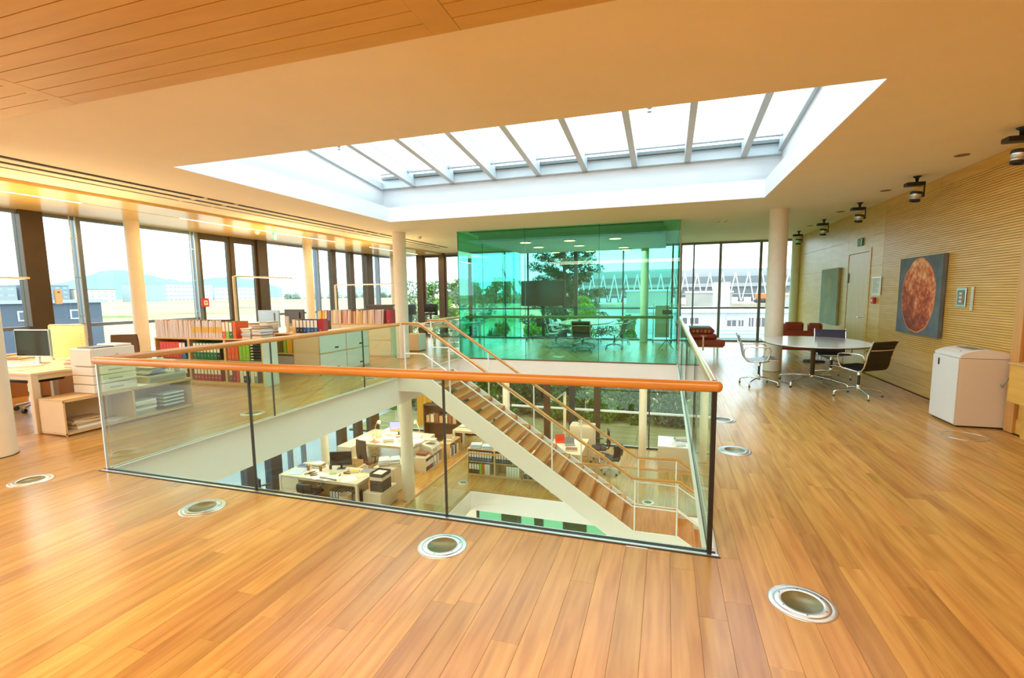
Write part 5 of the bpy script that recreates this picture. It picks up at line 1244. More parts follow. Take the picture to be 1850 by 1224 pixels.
task_chair('black office chair pushed under the near lower desk', (-8.55, 9.75, Z), math.radians(95), M_blackfab, .44, .22)
t = T('low_cabinet', 'cream low cabinet carrying the stacked dark trays', 'cabinet', (-7.26, 10.10, Z)); MB().box(0, 0, 0, .52, .78, .45, .006).build('carcass', M_ivory, t); MB().box(.52, .01, .02, .534, .77, .43, .003).build('door', M_ivory, t)
t = T('tray_stack', 'tower of dark and cream document trays on the low cabinet', 'tray', (-7.12, 10.22, Z+.45))
for k in range(5):
    m = M_ivory if k == 3 else mat('tray_brown', (.07, .05, .045), .5)
    z0 = k*.095+.001
    MB().box(0, 0, z0, .36, .42, z0+.008).box(0, 0, z0+.008, .01, .42, z0+.088).box(.35, 0, z0+.008, .36, .42, z0+.088).box(.01, 0, z0+.008, .35, .01, z0+.088).box(.01, .41, z0+.008, .35, .42, z0+.088).build('tray', m, t)
MB().box(.04, .05, .40, .32, .36, .44).build('paper', M_paper, t)
t = T('filing_cabinet', 'cream cabinet behind the tray tower in the lower office', 'cabinet', (-7.6, 11.1, Z)); MB().box(0, 0, 0, .62, .85, .72, .005).build('carcass', M_ivory, t); MB().box(.62, .01, .02, .633, .84, .70, .003).build('door', M_ivory, t)
for i, (x, y, n_, tx) in enumerate(((-7.42, 11.35, 9, 'slumped pile of folders on the cabinet behind the trays, left part'), (-7.15, 11.5, 10, 'slumped pile of newspapers on the cabinet behind the trays, right part'))): stack(tx, (x, y, Z+.721), .5, n_, .26, .36, PC, seed=60+i, hh=(.008, .025))
# clutter on the near lower desk
for i, (x, y, a, m, tx) in enumerate(((-9.35, 10.2, .2, PC[3], 'pale blue folder on the left end of the near lower desk'), (-8.6, 10.1, -.2, None, 'white plans in the middle of the near lower desk'), (-8.15, 10.12, .3, None, 'white plans right of the middle on the near lower desk'), (-7.7, 10.15, .7, None, 'loose sheets on the right end of the near lower desk'), (-7.5, 10.45, -.5, PC[4], 'cream sheets at the right rear of the near lower desk'), (-8.0, 10.4, .1, PC[4], 'cream drawing before the black monitor'), (-8.9, 10.45, 1.0, None, 'white sheets left of the black monitor'))):
    sheet(tx, (x, y, Z+.7405), a, .34 if i < 4 else .25, .42 if i < 4 else .3, m, n=4)
for i, (x, y, tx) in enumerate(((-9.0, 10.62, 'white paper pile at the rear of the near lower desk, by the pen cups'), (-9.3, 10.7, 'taller white paper pile at the left rear of the near lower desk'), (-9.55, 11.2, 'paper pile on the ledge left of the near lower desk'))):
    if i < 2: stack(tx, (x, y, Z+.741), .3*i, 7, .28, .22, PC, seed=70+i, hh=(.006, .03))
for i, (x, y, tx, c) in enumerate(((-9.15, 10.38, 'brown pen cup with pencils, leftmost on the near lower desk', 'brown'), (-8.78, 10.42, 'small brown box with pens on the near lower desk', 'brown'), (-8.62, 10.62, 'black pen cup beside the black monitor', 'black'))):
    t = T('pen_cup', tx, 'cup', (x, y, Z+.741)); MB().lathe([(.035, 0), (.04, .1), (.035, .1), (.03, .01), (0, .01)], 16).build('cup', C[c], t)
    for k in range(5): a = k*1.3; MB().cyl((math.cos(a)*.01, math.sin(a)*.01, .02), (math.cos(a)*.045, math.sin(a)*.045, .19), .004, n=6).build('pencil', C[('yellow', 'red', 'blue', 'black', 'green')[k]], t)
for i, (x, y, a, tx) in enumerate(((-8.85, 10.18, .6, 'dark stapler on the plans of the near lower desk'), (-8.72, 10.08, .7, 'second dark stapler on the near lower desk'), (-7.95, 10.42, .2, 'dark hole punch on the cream drawing'))):
    t = T('stapler', tx, 'stapler', (x, y, Z+.748), a); MB().box(-.09, -.018, 0, .09, .018, .015, .003).build('base', M_black, t); b_ = MB(); b_.m = rot_m('Y', -.15, (-.09, 0, .02)); b_.box(-.09, -.017, .02, .085, .017, .045, .006).build('arm', C['brown'], t)
for i, (x, y, a, w_, d_, k_, tx) in enumerate(((-9.5, 10.62, .1, .3, .22, 'navy', 'navy folder at the left rear corner of the near lower desk'), (-8.95, 10.15, .9, .2, .05, 'black', 'black ruler on the left half of the near lower desk'), (-8.2, 9.97, -.1, .55, .05, 'black', 'long black drawing tube at the front edge of the near lower desk'), (-7.85, 10.62, .3, .24, .18, 'yellow', 'yellow pad right of the black monitor on the near lower desk'), (-8.3, 10.30, .4, .16, .10, 'lime', 'lime note block before the black monitor'), (-7.55, 10.75, .2, .3, .24, 'grey', 'grey folder at the right rear of the near lower desk'))):
    t = T('folder', tx, 'folder', (x, y, Z+.7475), a); MB().box(-w_/2, -d_/2, 0, w_/2, d_/2, .018, .003).build('cover', C[k_], t); MB().box(-w_/2+.004, -d_/2-.001, .004, w_/2-.002, d_/2-.002, .014).build('pages', M_paper, t)
for i, (x, y, tx) in enumerate(((-8.05, 10.6, 'white mug right of the black monitor on the near lower desk'), (-8.98, 13.25, 'white mug on the lamp-lit lower desk'), (-8.1, 13.3, 'cream mug near the column on the lamp-lit lower desk'))):
    t = T('mug', tx, 'cup', (x, y, Z+.7475)); MB().lathe([(0, .004), (.032, 0), (.036, .09), (.031, .09), (.028, .01), (0, .01)], 18).build('mug', M_ivory if i == 2 else M_offwhite, t); MB().tube([(.034, 0, .07), (.06, 0, .065), (.06, 0, .03), (.033, 0, .02)], .005, 6).build('mug_handle', M_offwhite, t)
for i, (x, y, a, k_, tx) in enumerate(((-9.5, 13.3, .4, 'tan', 'tan magazine on the window side of the lamp-lit lower desk'), (-8.85, 13.05, -.3, 'brown', 'brown folder at the front edge of the lamp-lit lower desk'), (-8.3, 13.75, .8, 'crimson', 'crimson folder before the picture monitor'), (-7.75, 13.1, .2, 'grey', 'grey folder at the right end of the lamp-lit lower desk'))):
    t = T('folder', tx, 'folder', (x, y, Z+.7415), a); MB().box(-.15, -.11, 0, .15, .11, .02, .003).build('cover', C[k_], t); MB().box(-.145, -.113, .004, .148, .105, .016).build('pages', M_paper, t)
# second desk group lit by a desk lamp
desk('large cream desk under the lit desk lamp in the lower office', -9.75, 12.85, -7.38, 14.40, Z)
task_chair('brown high-backed office chair at the lamp-lit lower desk', (-8.45, 12.15, Z), math.radians(75), M_brownfab, .46, .62)
t = T('printer', 'cream desktop printer on the lower desk left of the brown chair', 'printer', (-9.35, 11.85, Z+.60)); MB().box(0, 0, 0, .5, .45, .34, .01).build('body', M_ivory, t)
for k in range(3): MB().box(.02, -.008, .03+k*.09, .48, 0, .10+k*.09, .003).build('drawer', M_ivory, t)
t = T('low_cabinet', 'cream cabinet under the lower desktop printer', 'cabinet', (-9.5, 11.75, Z)); MB().box(0, 0, 0, .8, .6, .60, .005).build('carcass', M_ivory, t); MB().box(.01, -.012, .02, .79, 0, .58).build('door', M_ivory, t)
t = T('open_box', 'open cardboard box between printer and black monitor', 'box', (-8.75, 11.3, Z+.55)); MB().box(0, 0, 0, .45, .35, .01).box(0, 0, .01, .01, .35, .14).box(.44, 0, .01, .45, .35, .14).box(.01, 0, .01, .44, .01, .14).box(.01, .34, .01, .44, .35, .14).build('box', C['tan'], t)
t = T('pedestal', 'cream pedestal under the cardboard box', 'cabinet', (-8.8, 11.25, Z)); MB().box(0, 0, 0, .55, .45, .549, .005).build('carcass', M_ivory, t); MB().box(.01, -.012, .02, .54, 0, .53).build('drawer', M_ivory, t)
t = monitor('monitor showing a blue and orange picture on the lamp-lit desk', (-8.55, 14.0, Z+.74), math.radians(14), .56, .36, screen=mat('lit_picture', (.1, .1, .3), .3, emit=(.25, .30, .75), estr=.8))
MB().prism([(-.24, .12), (.24, .12), (.24, .2), (.1, .27), (-.05, .18), (-.24, .22)], 'y', -.019, -.0168).build('picture_rocks', mat('lit_rocks', (.4, .12, .05), .4, emit=(.6, .2, .08), estr=.5), t)
def desk_lamp(label, loc, rz):
    t = T('desk_lamp', label, 'lamp', loc, rz)
    MB().lathe([(.09, 0), (.09, .02), (.02, .03), (0, .03)], 18).build('base', C['tan'], t); MB().tube([(0, 0, .03), (-.12, 0, .28), (.05, 0, .52)], .011, 8).build('arm', C['tan'], t)
    h = MB(); h.m = Matrix.Translation((.10, 0, .50)) @ Matrix.Rotation(.5, 4, 'Y'); h.lathe([(.02, .05), (.05, .02), (.075, -.05), (.07, -.05), (.045, .015)], 18).build('shade', C['tan'], t)
    h = MB(); h.m = Matrix.Translation((.10, 0, .50)) @ Matrix.Rotation(.5, 4, 'Y'); h.lathe([(0, .0), (.025, -.01), (.02, -.035), (0, -.04)], 10).build('bulb', mat('bulb', (1, .8, .5), .5, emit=(1, .75, .4), estr=30), t)
    return t
desk_lamp('tan articulated desk lamp right of the picture monitor', (-7.75, 13.9, Z+.741), math.radians(150))
desk_lamp('lit desk lamp left of the picture monitor', (-9.15, 13.7, Z+.741), math.radians(-20))
area('lamp_and_fill_light', (-8.95, 13.6, Z+1.35), (.12, .12), 9, (1, .72, .35)); area('lamp_and_fill_light', (-7.9, 13.8, Z+1.35), (.12, .12), 7, (1, .72, .35))
for i in range(8):
    x, y = -9.4+.33*i, 13.2+.35*(i % 3); tx = ('white', 'cream', 'mixed', 'loose', 'crumpled', 'tied', 'slanting', 'flat')[i]
    stack(f'{tx} paper heap on the lamp-lit lower desk, {ORD[i]} from the window', (x, y, Z+.741), i*.7, 3+i % 4, .26, .34, PC, seed=90+i, hh=(.006, .03))
t = T('yellow_curtain', 'orange-yellow folded curtain at the lower far window', 'curtain', (-9.3, 16.7, Z)); rows = []
for z in (.3, 1.5, 2.9): rows.append([(i*.045, .04*math.sin(i*1.6), z) for i in range(16)])
MB().grid(rows).build('cloth', mat('curtain_yellow', (.85, .50, .08), .8), t); MB().cyl((-.05, 0, 2.93), (.75, 0, 2.93), .015).build('rod', M_alu, t)
t = T('bookcase', 'dark brown shelf unit behind the lower round column', 'bookcase', (-8.6, 15.9, Z))
MB().box(0, 0, 0, 1.5, .4, .04).box(0, 0, 0, .04, .4, 1.35).box(1.46, 0, 0, 1.5, .4, 1.35).box(0, 0, 1.31, 1.5, .4, 1.35).box(0, 0, .65, 1.5, .4, .69).box(0, .36, 0, 1.5, .4, 1.35).build('carcass', mat('dark_walnut', (.10, .045, .02), .5), t)
for i in range(7): MB().box(.1+i*.18, .03, .69, .24+i*.18, .3, .69+.25+.05*(i % 3)).build('box', C[('tan', 'cream', 'brown')[i % 3]], t)
t = T('bookcase', 'low beech bookcase with printer beside the lower opening', 'bookcase', (-7.32, 12.82, Z))
MB().box(0, 0, 0, .41, 1.15, .02).box(0, 0, .43, .41, 1.15, .45).box(0, 0, .02, .41, .02, .43).box(0, 1.13, .02, .41, 1.15, .43).box(0, .55, .02, .41, .58, .43).box(0, .02, .02, .02, 1.13, .43).build('carcass', M_ivory, t)
MB().box(.41, 0, 0, .416, 1.15, .03).box(.41, 0, .42, .416, 1.15, .45).build('edge_trim', M_ply, t)
for i in range(10):
    k_ = ('black', 'black', 'black', 'crimson', 'black', 'blue', 'dkgreen', 'white', 'grey', 'white')[i]
    binder(f'{k_} binder in the low lower bookcase, {ORD[i]} from the near end', (-6.93, 12.82+.08+i*.082+(.06 if i > 5 else 0), Z+.021), PI/2, C[k_], 'white' if i < 7 else None, w=.072)
t = T('printer', 'grey inkjet printer with papers on the low lower bookcase', 'printer', (-7.3, 13.2, Z+.45)); MB().prism([(0, 0), (.42, 0), (.42, .18), (.34, .24), (.1, .30), (0, .28)], 'y', 0, .6).build('body', mat('printer_grey', (.6, .58, .5), .5), t)
b_ = MB(); b_.m = rot_m('Y', -.4, (.1, 0, .28)); b_.box(.02, .12, .29, .28, .5, .30).build('paper', M_paper, t); MB().box(.42, .1, .06, .424, .2, .13).box(.42, .25, .06, .424, .32, .13).build('port', M_greyplast, t)
t = T('box_file', 'brown and white box files beside the grey lower printer', 'box', (-7.27, 12.86, Z+.45)); MB().box(0, 0, 0, .34, .28, .05).build('box', M_paper, t); MB().box(.01, .01, .05, .33, .27, .13, .004).build('lid', C['brown'], t)
t = T('waste_box', 'mustard yellow box standing before the low lower bookcase', 'box', (-7.62, 12.75, Z)); MB().box(0, 0, 0, .30, .30, .35, .006).build('box', mat('mustard', (.62, .36, .05), .6), t); MB().box(.003, .003, .35, .297, .297, .356).build('lid', mat('mustard2', (.5, .28, .04), .6), t)
t = T('bookcase', 'small beech bookcase farther along the lower opening', 'bookcase', (-7.15, 14.2, Z)); MB().box(0, 0, 0, .41, .9, .02).box(0, 0, .48, .41, .9, .5).box(0, 0, .02, .41, .02, .48).box(0, .88, .02, .41, .9, .48).box(0, .02, .02, .02, .88, .48).build('carcass', M_ply, t)
for i in range(7): binder(f'binder in the small farther lower bookcase, {ORD[i]} from the near end', (-6.76, 14.28+i*.1, Z+.021), PI/2, C[('white', 'grey', 'blue', 'white', 'black', 'tan', 'white')[i]], None, w=.08)
stack('white paper heap on the small farther lower bookcase', (-6.95, 14.6, Z+.501), .2, 12, .3, .4, PC, seed=121)
desk('white desk with laptop papers by the lower far windows', -7.0, 15.0, -5.2, 15.9, Z)
monitor('dark monitor tilted away on the desk by the lower far windows', (-5.6, 15.5, Z+.74), math.radians(120), .5, .32)
for i in range(3): stack(f'white paper pile on the lower window desk, {ORD[i]} from left', (-6.7+i*.35, 15.4, Z+.741), .4*i, 6, .28, .32, PC, seed=130+i)
t = T('slatted_bench', 'pale wooden drying rack with white strips on the lower floor', 'rack', (-5.9, 13.9, Z))
MB().box(0, 0, .40, .9, .35, .43, .004).build('seat', M_plyd, t)
for x in (.05, .8):
    for y in (.04, .28): MB().box(x, y, 0, x+.04, y+.04, .40).build('leg', M_ply, t)
for k in range(9): b_ = MB(); b_.m = rot_m('Y', .25*((k % 3)-1), (.08+k*.09, 0, .43)); b_.box(.07+k*.09, .1, .431, .085+k*.09, .25, .62).build('strip', M_paper, t)
# long low bookcase of the lower floor
def low_case(x0, x1, label, bays):
    return shelf_unit(label, x0, 13.05, x1, .36, Z, .82, bays)
low_case(-5.62, -3.93, 'low birch bookcase seen below the white stair stringer', [.86])
low_case(-3.90, -2.6, 'second low birch bookcase, half hidden by the stair', [.65])
zt2, zb2 = Z+.05+.3725+.009, Z+.05
def row(x0, n_, z, keys, tag, sp='white'):
    for i in range(n_):
        k_ = keys[i % len(keys)]
        binder(f'{k_} binder in the {tag}, {ORD[i]} from left', (x0+i*.083, 13.065, z), 0, C[k_], sp if k_ not in ('orange', 'lime', 'white') else None, w=.074)
row(-5.54, 9, zt2, ['navy', 'navy', 'navy', 'navy', 'navy', 'navy', 'navy', 'blue', 'navy'], 'left upper bay of the lower bookcase')
row(-4.68, 8, zt2, ['black', 'black', 'navy', 'black', 'black', 'black', 'grey', 'black'], 'right upper bay of the lower bookcase')
row(-5.54, 8, zb2, ['black', 'black', 'black', 'black', 'lime', 'orange', 'white', 'white'], 'left lower bay of the lower bookcase')
row(-4.36, 5, zb2, ['white'], 'right lower bay of the lower bookcase')
row(-3.82, 6, zb2, ['black', 'grey'], 'lower shelf of the second low bookcase')
row(-3.82, 6, zt2, ['white', 'black'], 'upper shelf of the second low bookcase')
for i, x in enumerate((-5.4, -5.0)): stack(['pale blue folders on the left end of the lower bookcase', 'pale blue plans on the lower bookcase beside the folders'][i], (x, 13.22, Z+.822), .2, 5, .34, .28, [PC[3], M_paper, PC[3]], seed=150+i, hh=(.01, .03))
# right-hand desks of the lower floor
desk('maple desk with books under the lower stair handrail', -3.35, 13.55, -2.28, 15.2, Z)
t = T('high_cabinet', 'white cabinet with papers behind the maple lower desk', 'cabinet', (-3.0, 15.6, Z)); MB().box(0, 0, 0, .8, .55, 1.02, .005).build('carcass', M_ivory, t); MB().box(.01, -.012, .02, .79, 0, .98).build('door', M_ivory, t)
stack('white and brown papers on the white cabinet behind the maple desk', (-2.55, 15.85, Z+1.021), .1, 6, .4, .3, PC, seed=160, hh=(.01, .03))
t = T('book', 'thick brown book lying on the maple lower desk', 'book', (-2.62, 13.95, Z+.741), .15); MB().box(-.17, -.12, 0, .17, .12, .05, .004).build('cover', C['brown'], t); MB().box(-.165, -.123, .008, .165, .115, .042).build('pages', M_paper, t)
for i, (x, y, c, tx) in enumerate(((-3.1, 14.6, 'red', 'red folder standing on the maple lower desk'), (-2.75, 14.4, 'grey', 'grey laptop on the maple lower desk'))):
    t = T('folder' if i == 0 else 'laptop', tx, 'folder' if i == 0 else 'laptop', (x, y, Z+.741), .3); MB().box(-.15, -.1, 0, .15, .12, .02, .003).build('base', C[c], t); b_ = MB(); b_.m = rot_m('X', -.3, (0, .12, .02)); b_.box(-.15, .11, .02, .15, .125, .22).build('lid', C[c], t)
for i, (x, y) in enumerate(((-3.1, 14.0), (-2.7, 14.75))): sheet(('white papers at the left edge of the maple lower desk', 'white papers behind the laptop on the maple desk')[i], (x, y, Z+.741), .3*i, .3, .4, n=4)
task_chair('dark office chair between maple desk and lower windows', (-1.95, 15.2, Z), math.radians(190), M_blackfab, .48, .5)
task_chair('black shell chair farther right of the maple lower desk', (-1.5, 14.35, Z), math.radians(150), M_blackfab, .46, .36)
t = T('tall_lamp', 'beige office lamp pole by the lower far windows', 'lamp', (-3.3, 16.3, Z)); MB().box(-.05, -.03, 0, .05, .03, 2.0, .01).build('pole', M_ivory, t); b_ = MB(); b_.m = rot_m('Y', -.7, (0, 0, 2.0)); b_.box(-.45, -.1, 1.97, .02, .1, 2.01, .004).build('head', M_greyplast, t); MB().box(-.2, -.2, 0, .2, .2, .02).build('base', M_ivory, t)
t = T('white_counter', 'white counter block at the lower windows, right of the column', 'counter', (-.15, 15.05, Z)); MB().box(0, 0, 0, 2.2, 1.1, .70, .006).build('body', M_ivory, t); MB().box(-.01, -.01, .70, 2.21, 1.11, .74, .003).build('top', M_wtop, t)
stack('grey and blue papers on the white lower counter', (.55, 15.8, Z+.741), .2, 5, .4, .3, PC, seed=171, hh=(.01, .03)); stack('ivory papers at the front of the white lower counter', (.45, 15.3, Z+.741), .5, 4, .3, .3, PC, seed=172)
# ================================================================== OUTSIDE
GZ = -4.2
def gz(x, y):
    fx = 3.7*min(max((-x-80)/320, 0), 1); fy = 3.0*min(max((y-60)/80, 0), 1)
    return GZ+max(fx, fy)
def ramp_ground():
    m = bpy.data.materials.new('airfield_grass'); m.use_nodes = True; n = m.node_tree; L = n.links; p = n.nodes['Principled BSDF']; p.inputs['Roughness'].default_value = .95; p.inputs['Specular IOR Level'].default_value = .1
    tcn = n.nodes.new('ShaderNodeTexCoord'); mp = n.nodes.new('ShaderNodeMapping'); mp.inputs['Scale'].default_value = (.012, .0035, 1); L.new(tcn.outputs['Object'], mp.inputs[0])
    z = n.nodes.new('ShaderNodeTexNoise'); z.inputs['Scale'].default_value = 1.5; z.inputs['Detail'].default_value = 4; L.new(mp.outputs[0], z.inputs[0])
    c = n.nodes.new('ShaderNodeValToRGB'); e = c.color_ramp.elements; e[0].position = .36; e[0].color = (.20, .23, .09, 1); e[1].position = .54; e[1].color = (.56, .43, .22, 1)
    k = e.new(.43); k.color = (.48, .38, .18, 1); L.new(z.outputs['Fac'], c.inputs[0]); L.new(c.outputs[0], p.inputs['Base Color']); return m
M_grass = ramp_ground()
M_road = mat('asphalt_light', (.34, .35, .37), .9, var=.08, vscale=.5); M_conc = mat('pale_concrete_ground', (.42, .39, .35), .9, var=.15, vscale=.3)
def patch(name, xs_, ys_, m, dz=0, **k):
    MB().grid([[(x, y, gz(x, y)+dz) for x in xs_] for y in ys_]).build(name, m, kind='structure')
ys_a = [-1500, -300, 0, 17.4, 60, 80, 100, 120, 140, 300, 1000, 5000]; xl = [-4200, -2000, -800, -400, -320, -240, -160, -80, -40, -10.95]
patch('ground', xl, ys_a, M_grass); patch('ground', [-10.95, 40, 200, 3000], ys_a[3:], M_grass)
def strip(name, pts, m, z, label):
    t = MB().prism(pts, 'z', GZ+z, GZ+z+.02).build(name, m, kind='structure')
strip('road', [(-70, -20), (-46, -20), (-40, 70), (-52, 75), (-60, 60)], M_road, .01, '')
strip('verge', [(-46, -20), (-38, -20), (-33, 70), (-40, 70)], mat('green_verge', (.16, .24, .06), .95, var=.2, vscale=1), .012, '')
strip('road', [(-38, -20), (-11, -20), (-11, 70), (-33, 70)], M_road, .011, '')
patch('yard', [-20, 60, 160], [30, 60, 80, 100, 120, 150], M_conc, .03)
def house(name, label, x0, y0, x1, y1, z0, z1, wallm, floors, wins, axis='x', roofm=None, cat='building', wsize=(1.6, 1.3), frame=True, wz=None):
    """building with real windows on the side that faces us"""
    t = T(name, label, cat, (x0, y0, z0)); W, D, H_ = x1-x0, y1-y0, z1-z0
    MB().box(0, 0, 0, W, D, H_).build('wall', wallm, t); MB().box(-.3, -.3, H_, W+.3, D+.3, H_+.35).build('roof', roofm or wallm, t)
    gl = mat('far_window', (.10, .13, .17), .25) if x1 > -100 else mat('window_haze_tint', (.34, .40, .46), .5); fr = mat('far_window_frame', (.75, .76, .76), .6)  # far panes have distance haze mixed into their paler colour
    for f_ in range(floors):
        zc = (wz[f_] if wz else (f_+.5)*H_/floors)
        for k in range(wins):
            u = (k+.5)/wins
            w_, h_ = wsize
            if axis == 'x':
                yc = u*D
                if frame: MB().box(W, yc-w_/2-.12, zc-h_/2-.12, W+.06, yc+w_/2+.12, zc+h_/2+.12).build('window_frame', fr, t)
                g_ = MB().box(W+.06, yc-w_/2, zc-h_/2, W+.08, yc-.05, zc+h_/2).box(W+.06, yc+.05, zc-h_/2, W+.08, yc+w_/2, zc+h_/2)
            else:
                xc = u*W
                if frame: MB().box(xc-w_/2-.12, -.06, zc-h_/2-.12, xc+w_/2+.12, 0, zc+h_/2+.12).build('window_frame', fr, t)
                g_ = MB().box(xc-w_/2, -.08, zc-h_/2, xc-.05, -.06, zc+h_/2).box(xc+.05, -.08, zc-h_/2, xc+w_/2, -.06, zc+h_/2)
            g_.build('window', gl, t)
    return t
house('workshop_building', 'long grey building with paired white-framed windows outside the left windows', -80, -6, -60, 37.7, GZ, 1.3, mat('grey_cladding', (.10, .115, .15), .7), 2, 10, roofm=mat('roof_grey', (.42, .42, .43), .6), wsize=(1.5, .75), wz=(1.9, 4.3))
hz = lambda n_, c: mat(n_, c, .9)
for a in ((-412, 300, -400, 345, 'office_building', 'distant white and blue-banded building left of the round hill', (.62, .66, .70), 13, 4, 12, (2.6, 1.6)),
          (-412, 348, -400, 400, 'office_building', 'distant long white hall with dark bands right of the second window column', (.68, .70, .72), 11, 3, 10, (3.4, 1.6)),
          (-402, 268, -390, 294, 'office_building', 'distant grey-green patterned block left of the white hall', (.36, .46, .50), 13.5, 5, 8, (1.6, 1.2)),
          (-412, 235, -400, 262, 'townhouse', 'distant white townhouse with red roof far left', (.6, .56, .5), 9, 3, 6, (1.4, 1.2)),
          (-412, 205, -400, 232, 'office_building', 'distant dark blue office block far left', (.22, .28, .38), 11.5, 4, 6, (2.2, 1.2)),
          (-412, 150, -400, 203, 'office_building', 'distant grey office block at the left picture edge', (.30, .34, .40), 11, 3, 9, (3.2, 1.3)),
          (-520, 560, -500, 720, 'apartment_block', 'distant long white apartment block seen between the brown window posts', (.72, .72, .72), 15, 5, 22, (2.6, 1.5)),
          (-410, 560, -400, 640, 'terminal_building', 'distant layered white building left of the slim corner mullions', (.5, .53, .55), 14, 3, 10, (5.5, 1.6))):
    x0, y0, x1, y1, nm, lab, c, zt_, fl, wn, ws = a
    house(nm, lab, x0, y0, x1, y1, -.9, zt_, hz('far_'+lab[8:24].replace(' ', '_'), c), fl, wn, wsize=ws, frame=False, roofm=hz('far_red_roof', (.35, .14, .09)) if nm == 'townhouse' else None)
# hills, with the distance haze put into their blue base colour
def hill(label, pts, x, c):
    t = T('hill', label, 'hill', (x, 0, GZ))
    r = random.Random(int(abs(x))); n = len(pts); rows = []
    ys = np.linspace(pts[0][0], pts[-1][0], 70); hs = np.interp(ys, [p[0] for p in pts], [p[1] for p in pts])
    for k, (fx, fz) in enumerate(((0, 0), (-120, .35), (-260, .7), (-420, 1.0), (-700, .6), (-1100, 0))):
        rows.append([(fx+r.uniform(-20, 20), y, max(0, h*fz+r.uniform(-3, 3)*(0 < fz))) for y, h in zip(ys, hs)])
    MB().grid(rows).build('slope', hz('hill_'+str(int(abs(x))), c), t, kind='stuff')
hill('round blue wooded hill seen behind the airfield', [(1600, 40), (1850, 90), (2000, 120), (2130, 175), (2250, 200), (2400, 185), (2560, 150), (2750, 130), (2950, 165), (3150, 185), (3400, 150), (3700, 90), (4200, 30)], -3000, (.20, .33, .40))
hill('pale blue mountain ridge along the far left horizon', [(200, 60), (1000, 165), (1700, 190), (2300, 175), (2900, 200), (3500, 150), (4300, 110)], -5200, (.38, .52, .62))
# foliage
def leaves(mb_v, mb_f, c, rad, n, size, rs, flat=1.0):
    P = rs.normal(size=(n, 3)); P /= np.linalg.norm(P, axis=1)[:, None]; rr_ = rs.uniform(.55, 1.05, n)[:, None]; P = P*rr_*np.array(rad)+np.array(c)
    A = rs.normal(size=(n, 3)); A /= np.linalg.norm(A, axis=1)[:, None]; Bv = np.cross(A, rs.normal(size=(n, 3))); Bv /= np.linalg.norm(Bv, axis=1)[:, None]
    s_ = size*rs.uniform(.6, 1.3, n)[:, None]
    q = np.stack([P-A*s_, P-Bv*s_*.5*flat, P+A*s_, P+Bv*s_*.5*flat], 1).reshape(-1, 3)
    base = sum(len(v) for v in mb_v); mb_v.append(q)
    mb_f.append((np.arange(n*4).reshape(-1, 4)+base))
def leafmat(name, c1, c2):
    if name in MATS: return MATS[name]
    m = bpy.data.materials.new(name); m.use_nodes = True; n = m.node_tree; L = n.links; p = n.nodes['Principled BSDF']; p.inputs['Roughness'].default_value = .6
    g = n.nodes.new('ShaderNodeNewGeometry'); c = n.nodes.new('ShaderNodeValToRGB'); c.color_ramp.elements[0].color = (*c1, 1); c.color_ramp.elements[1].color = (*c2, 1)
    L.new(g.outputs['Random Per Island'], c.inputs[0]); L.new(c.outputs[0], p.inputs['Base Color'])
    tr = n.nodes.new('ShaderNodeBsdfTranslucent'); L.new(c.outputs[0], tr.inputs[0]); mx = n.nodes.new('ShaderNodeMixShader'); mx.inputs[0].default_value = .35
    o = n.nodes['Material Output']; L.new(p.outputs[0], mx.inputs[1]); L.new(tr.outputs[0], mx.inputs[2]); L.new(mx.outputs[0], o.inputs[0]); MATS[name] = m; return m
LM = {'haze': leafmat('leaf_haze', (.26, .34, .30), (.36, .44, .36)), 'dark': leafmat('leaf_conifer', (.010, .05, .025), (.03, .12, .05)), 'mid': leafmat('leaf_mid', (.05, .15, .02), (.22, .38, .07)), 'bright': leafmat('leaf_bright', (.12, .28, .02), (.30, .48, .06)), 'grey': leafmat('leaf_grey', (.12, .19, .10), (.28, .36, .20))}  # the haze kind has distance haze mixed into its leaf colour
M_bark = mat('bark', (.10, .07, .05), .9)
def tree(label, x, y, z0, h, r, kind='mid', n=2600, size=.16, seed=0, blobs=12, trunk=.3, cat='tree', name='tree', low=.25):
    t = T(name, label, cat, (x, y, z0)); rs = np.random.RandomState(seed+11); V, Fc = [], []
    for k in range(blobs):
        a = rs.uniform(0, 6.28); f = ((k+.5)/blobs)**1.25; zz = h*(low+(.95-low)*f); rad = r*(1-.45*f)*rs.uniform(.3, .95)
        br = r*rs.uniform(.35, .55)
        leaves(V, Fc, (math.cos(a)*rad, math.sin(a)*rad, zz), (br, br, br*.7), n//blobs, size, rs)
    V = np.concatenate(V); Fc = np.concatenate(Fc)
    me = bpy.data.meshes.new('foliage'); me.from_pydata(V.tolist(), [], Fc.tolist()); me.materials.append(LM[kind]); link('foliage', me, t, kind='stuff')
    MB().tube([(0, 0, 0), (.1, .05, h*.4), (0, .1, h*.85)], trunk*.5, 8).build('trunk', M_bark, t)
    return t
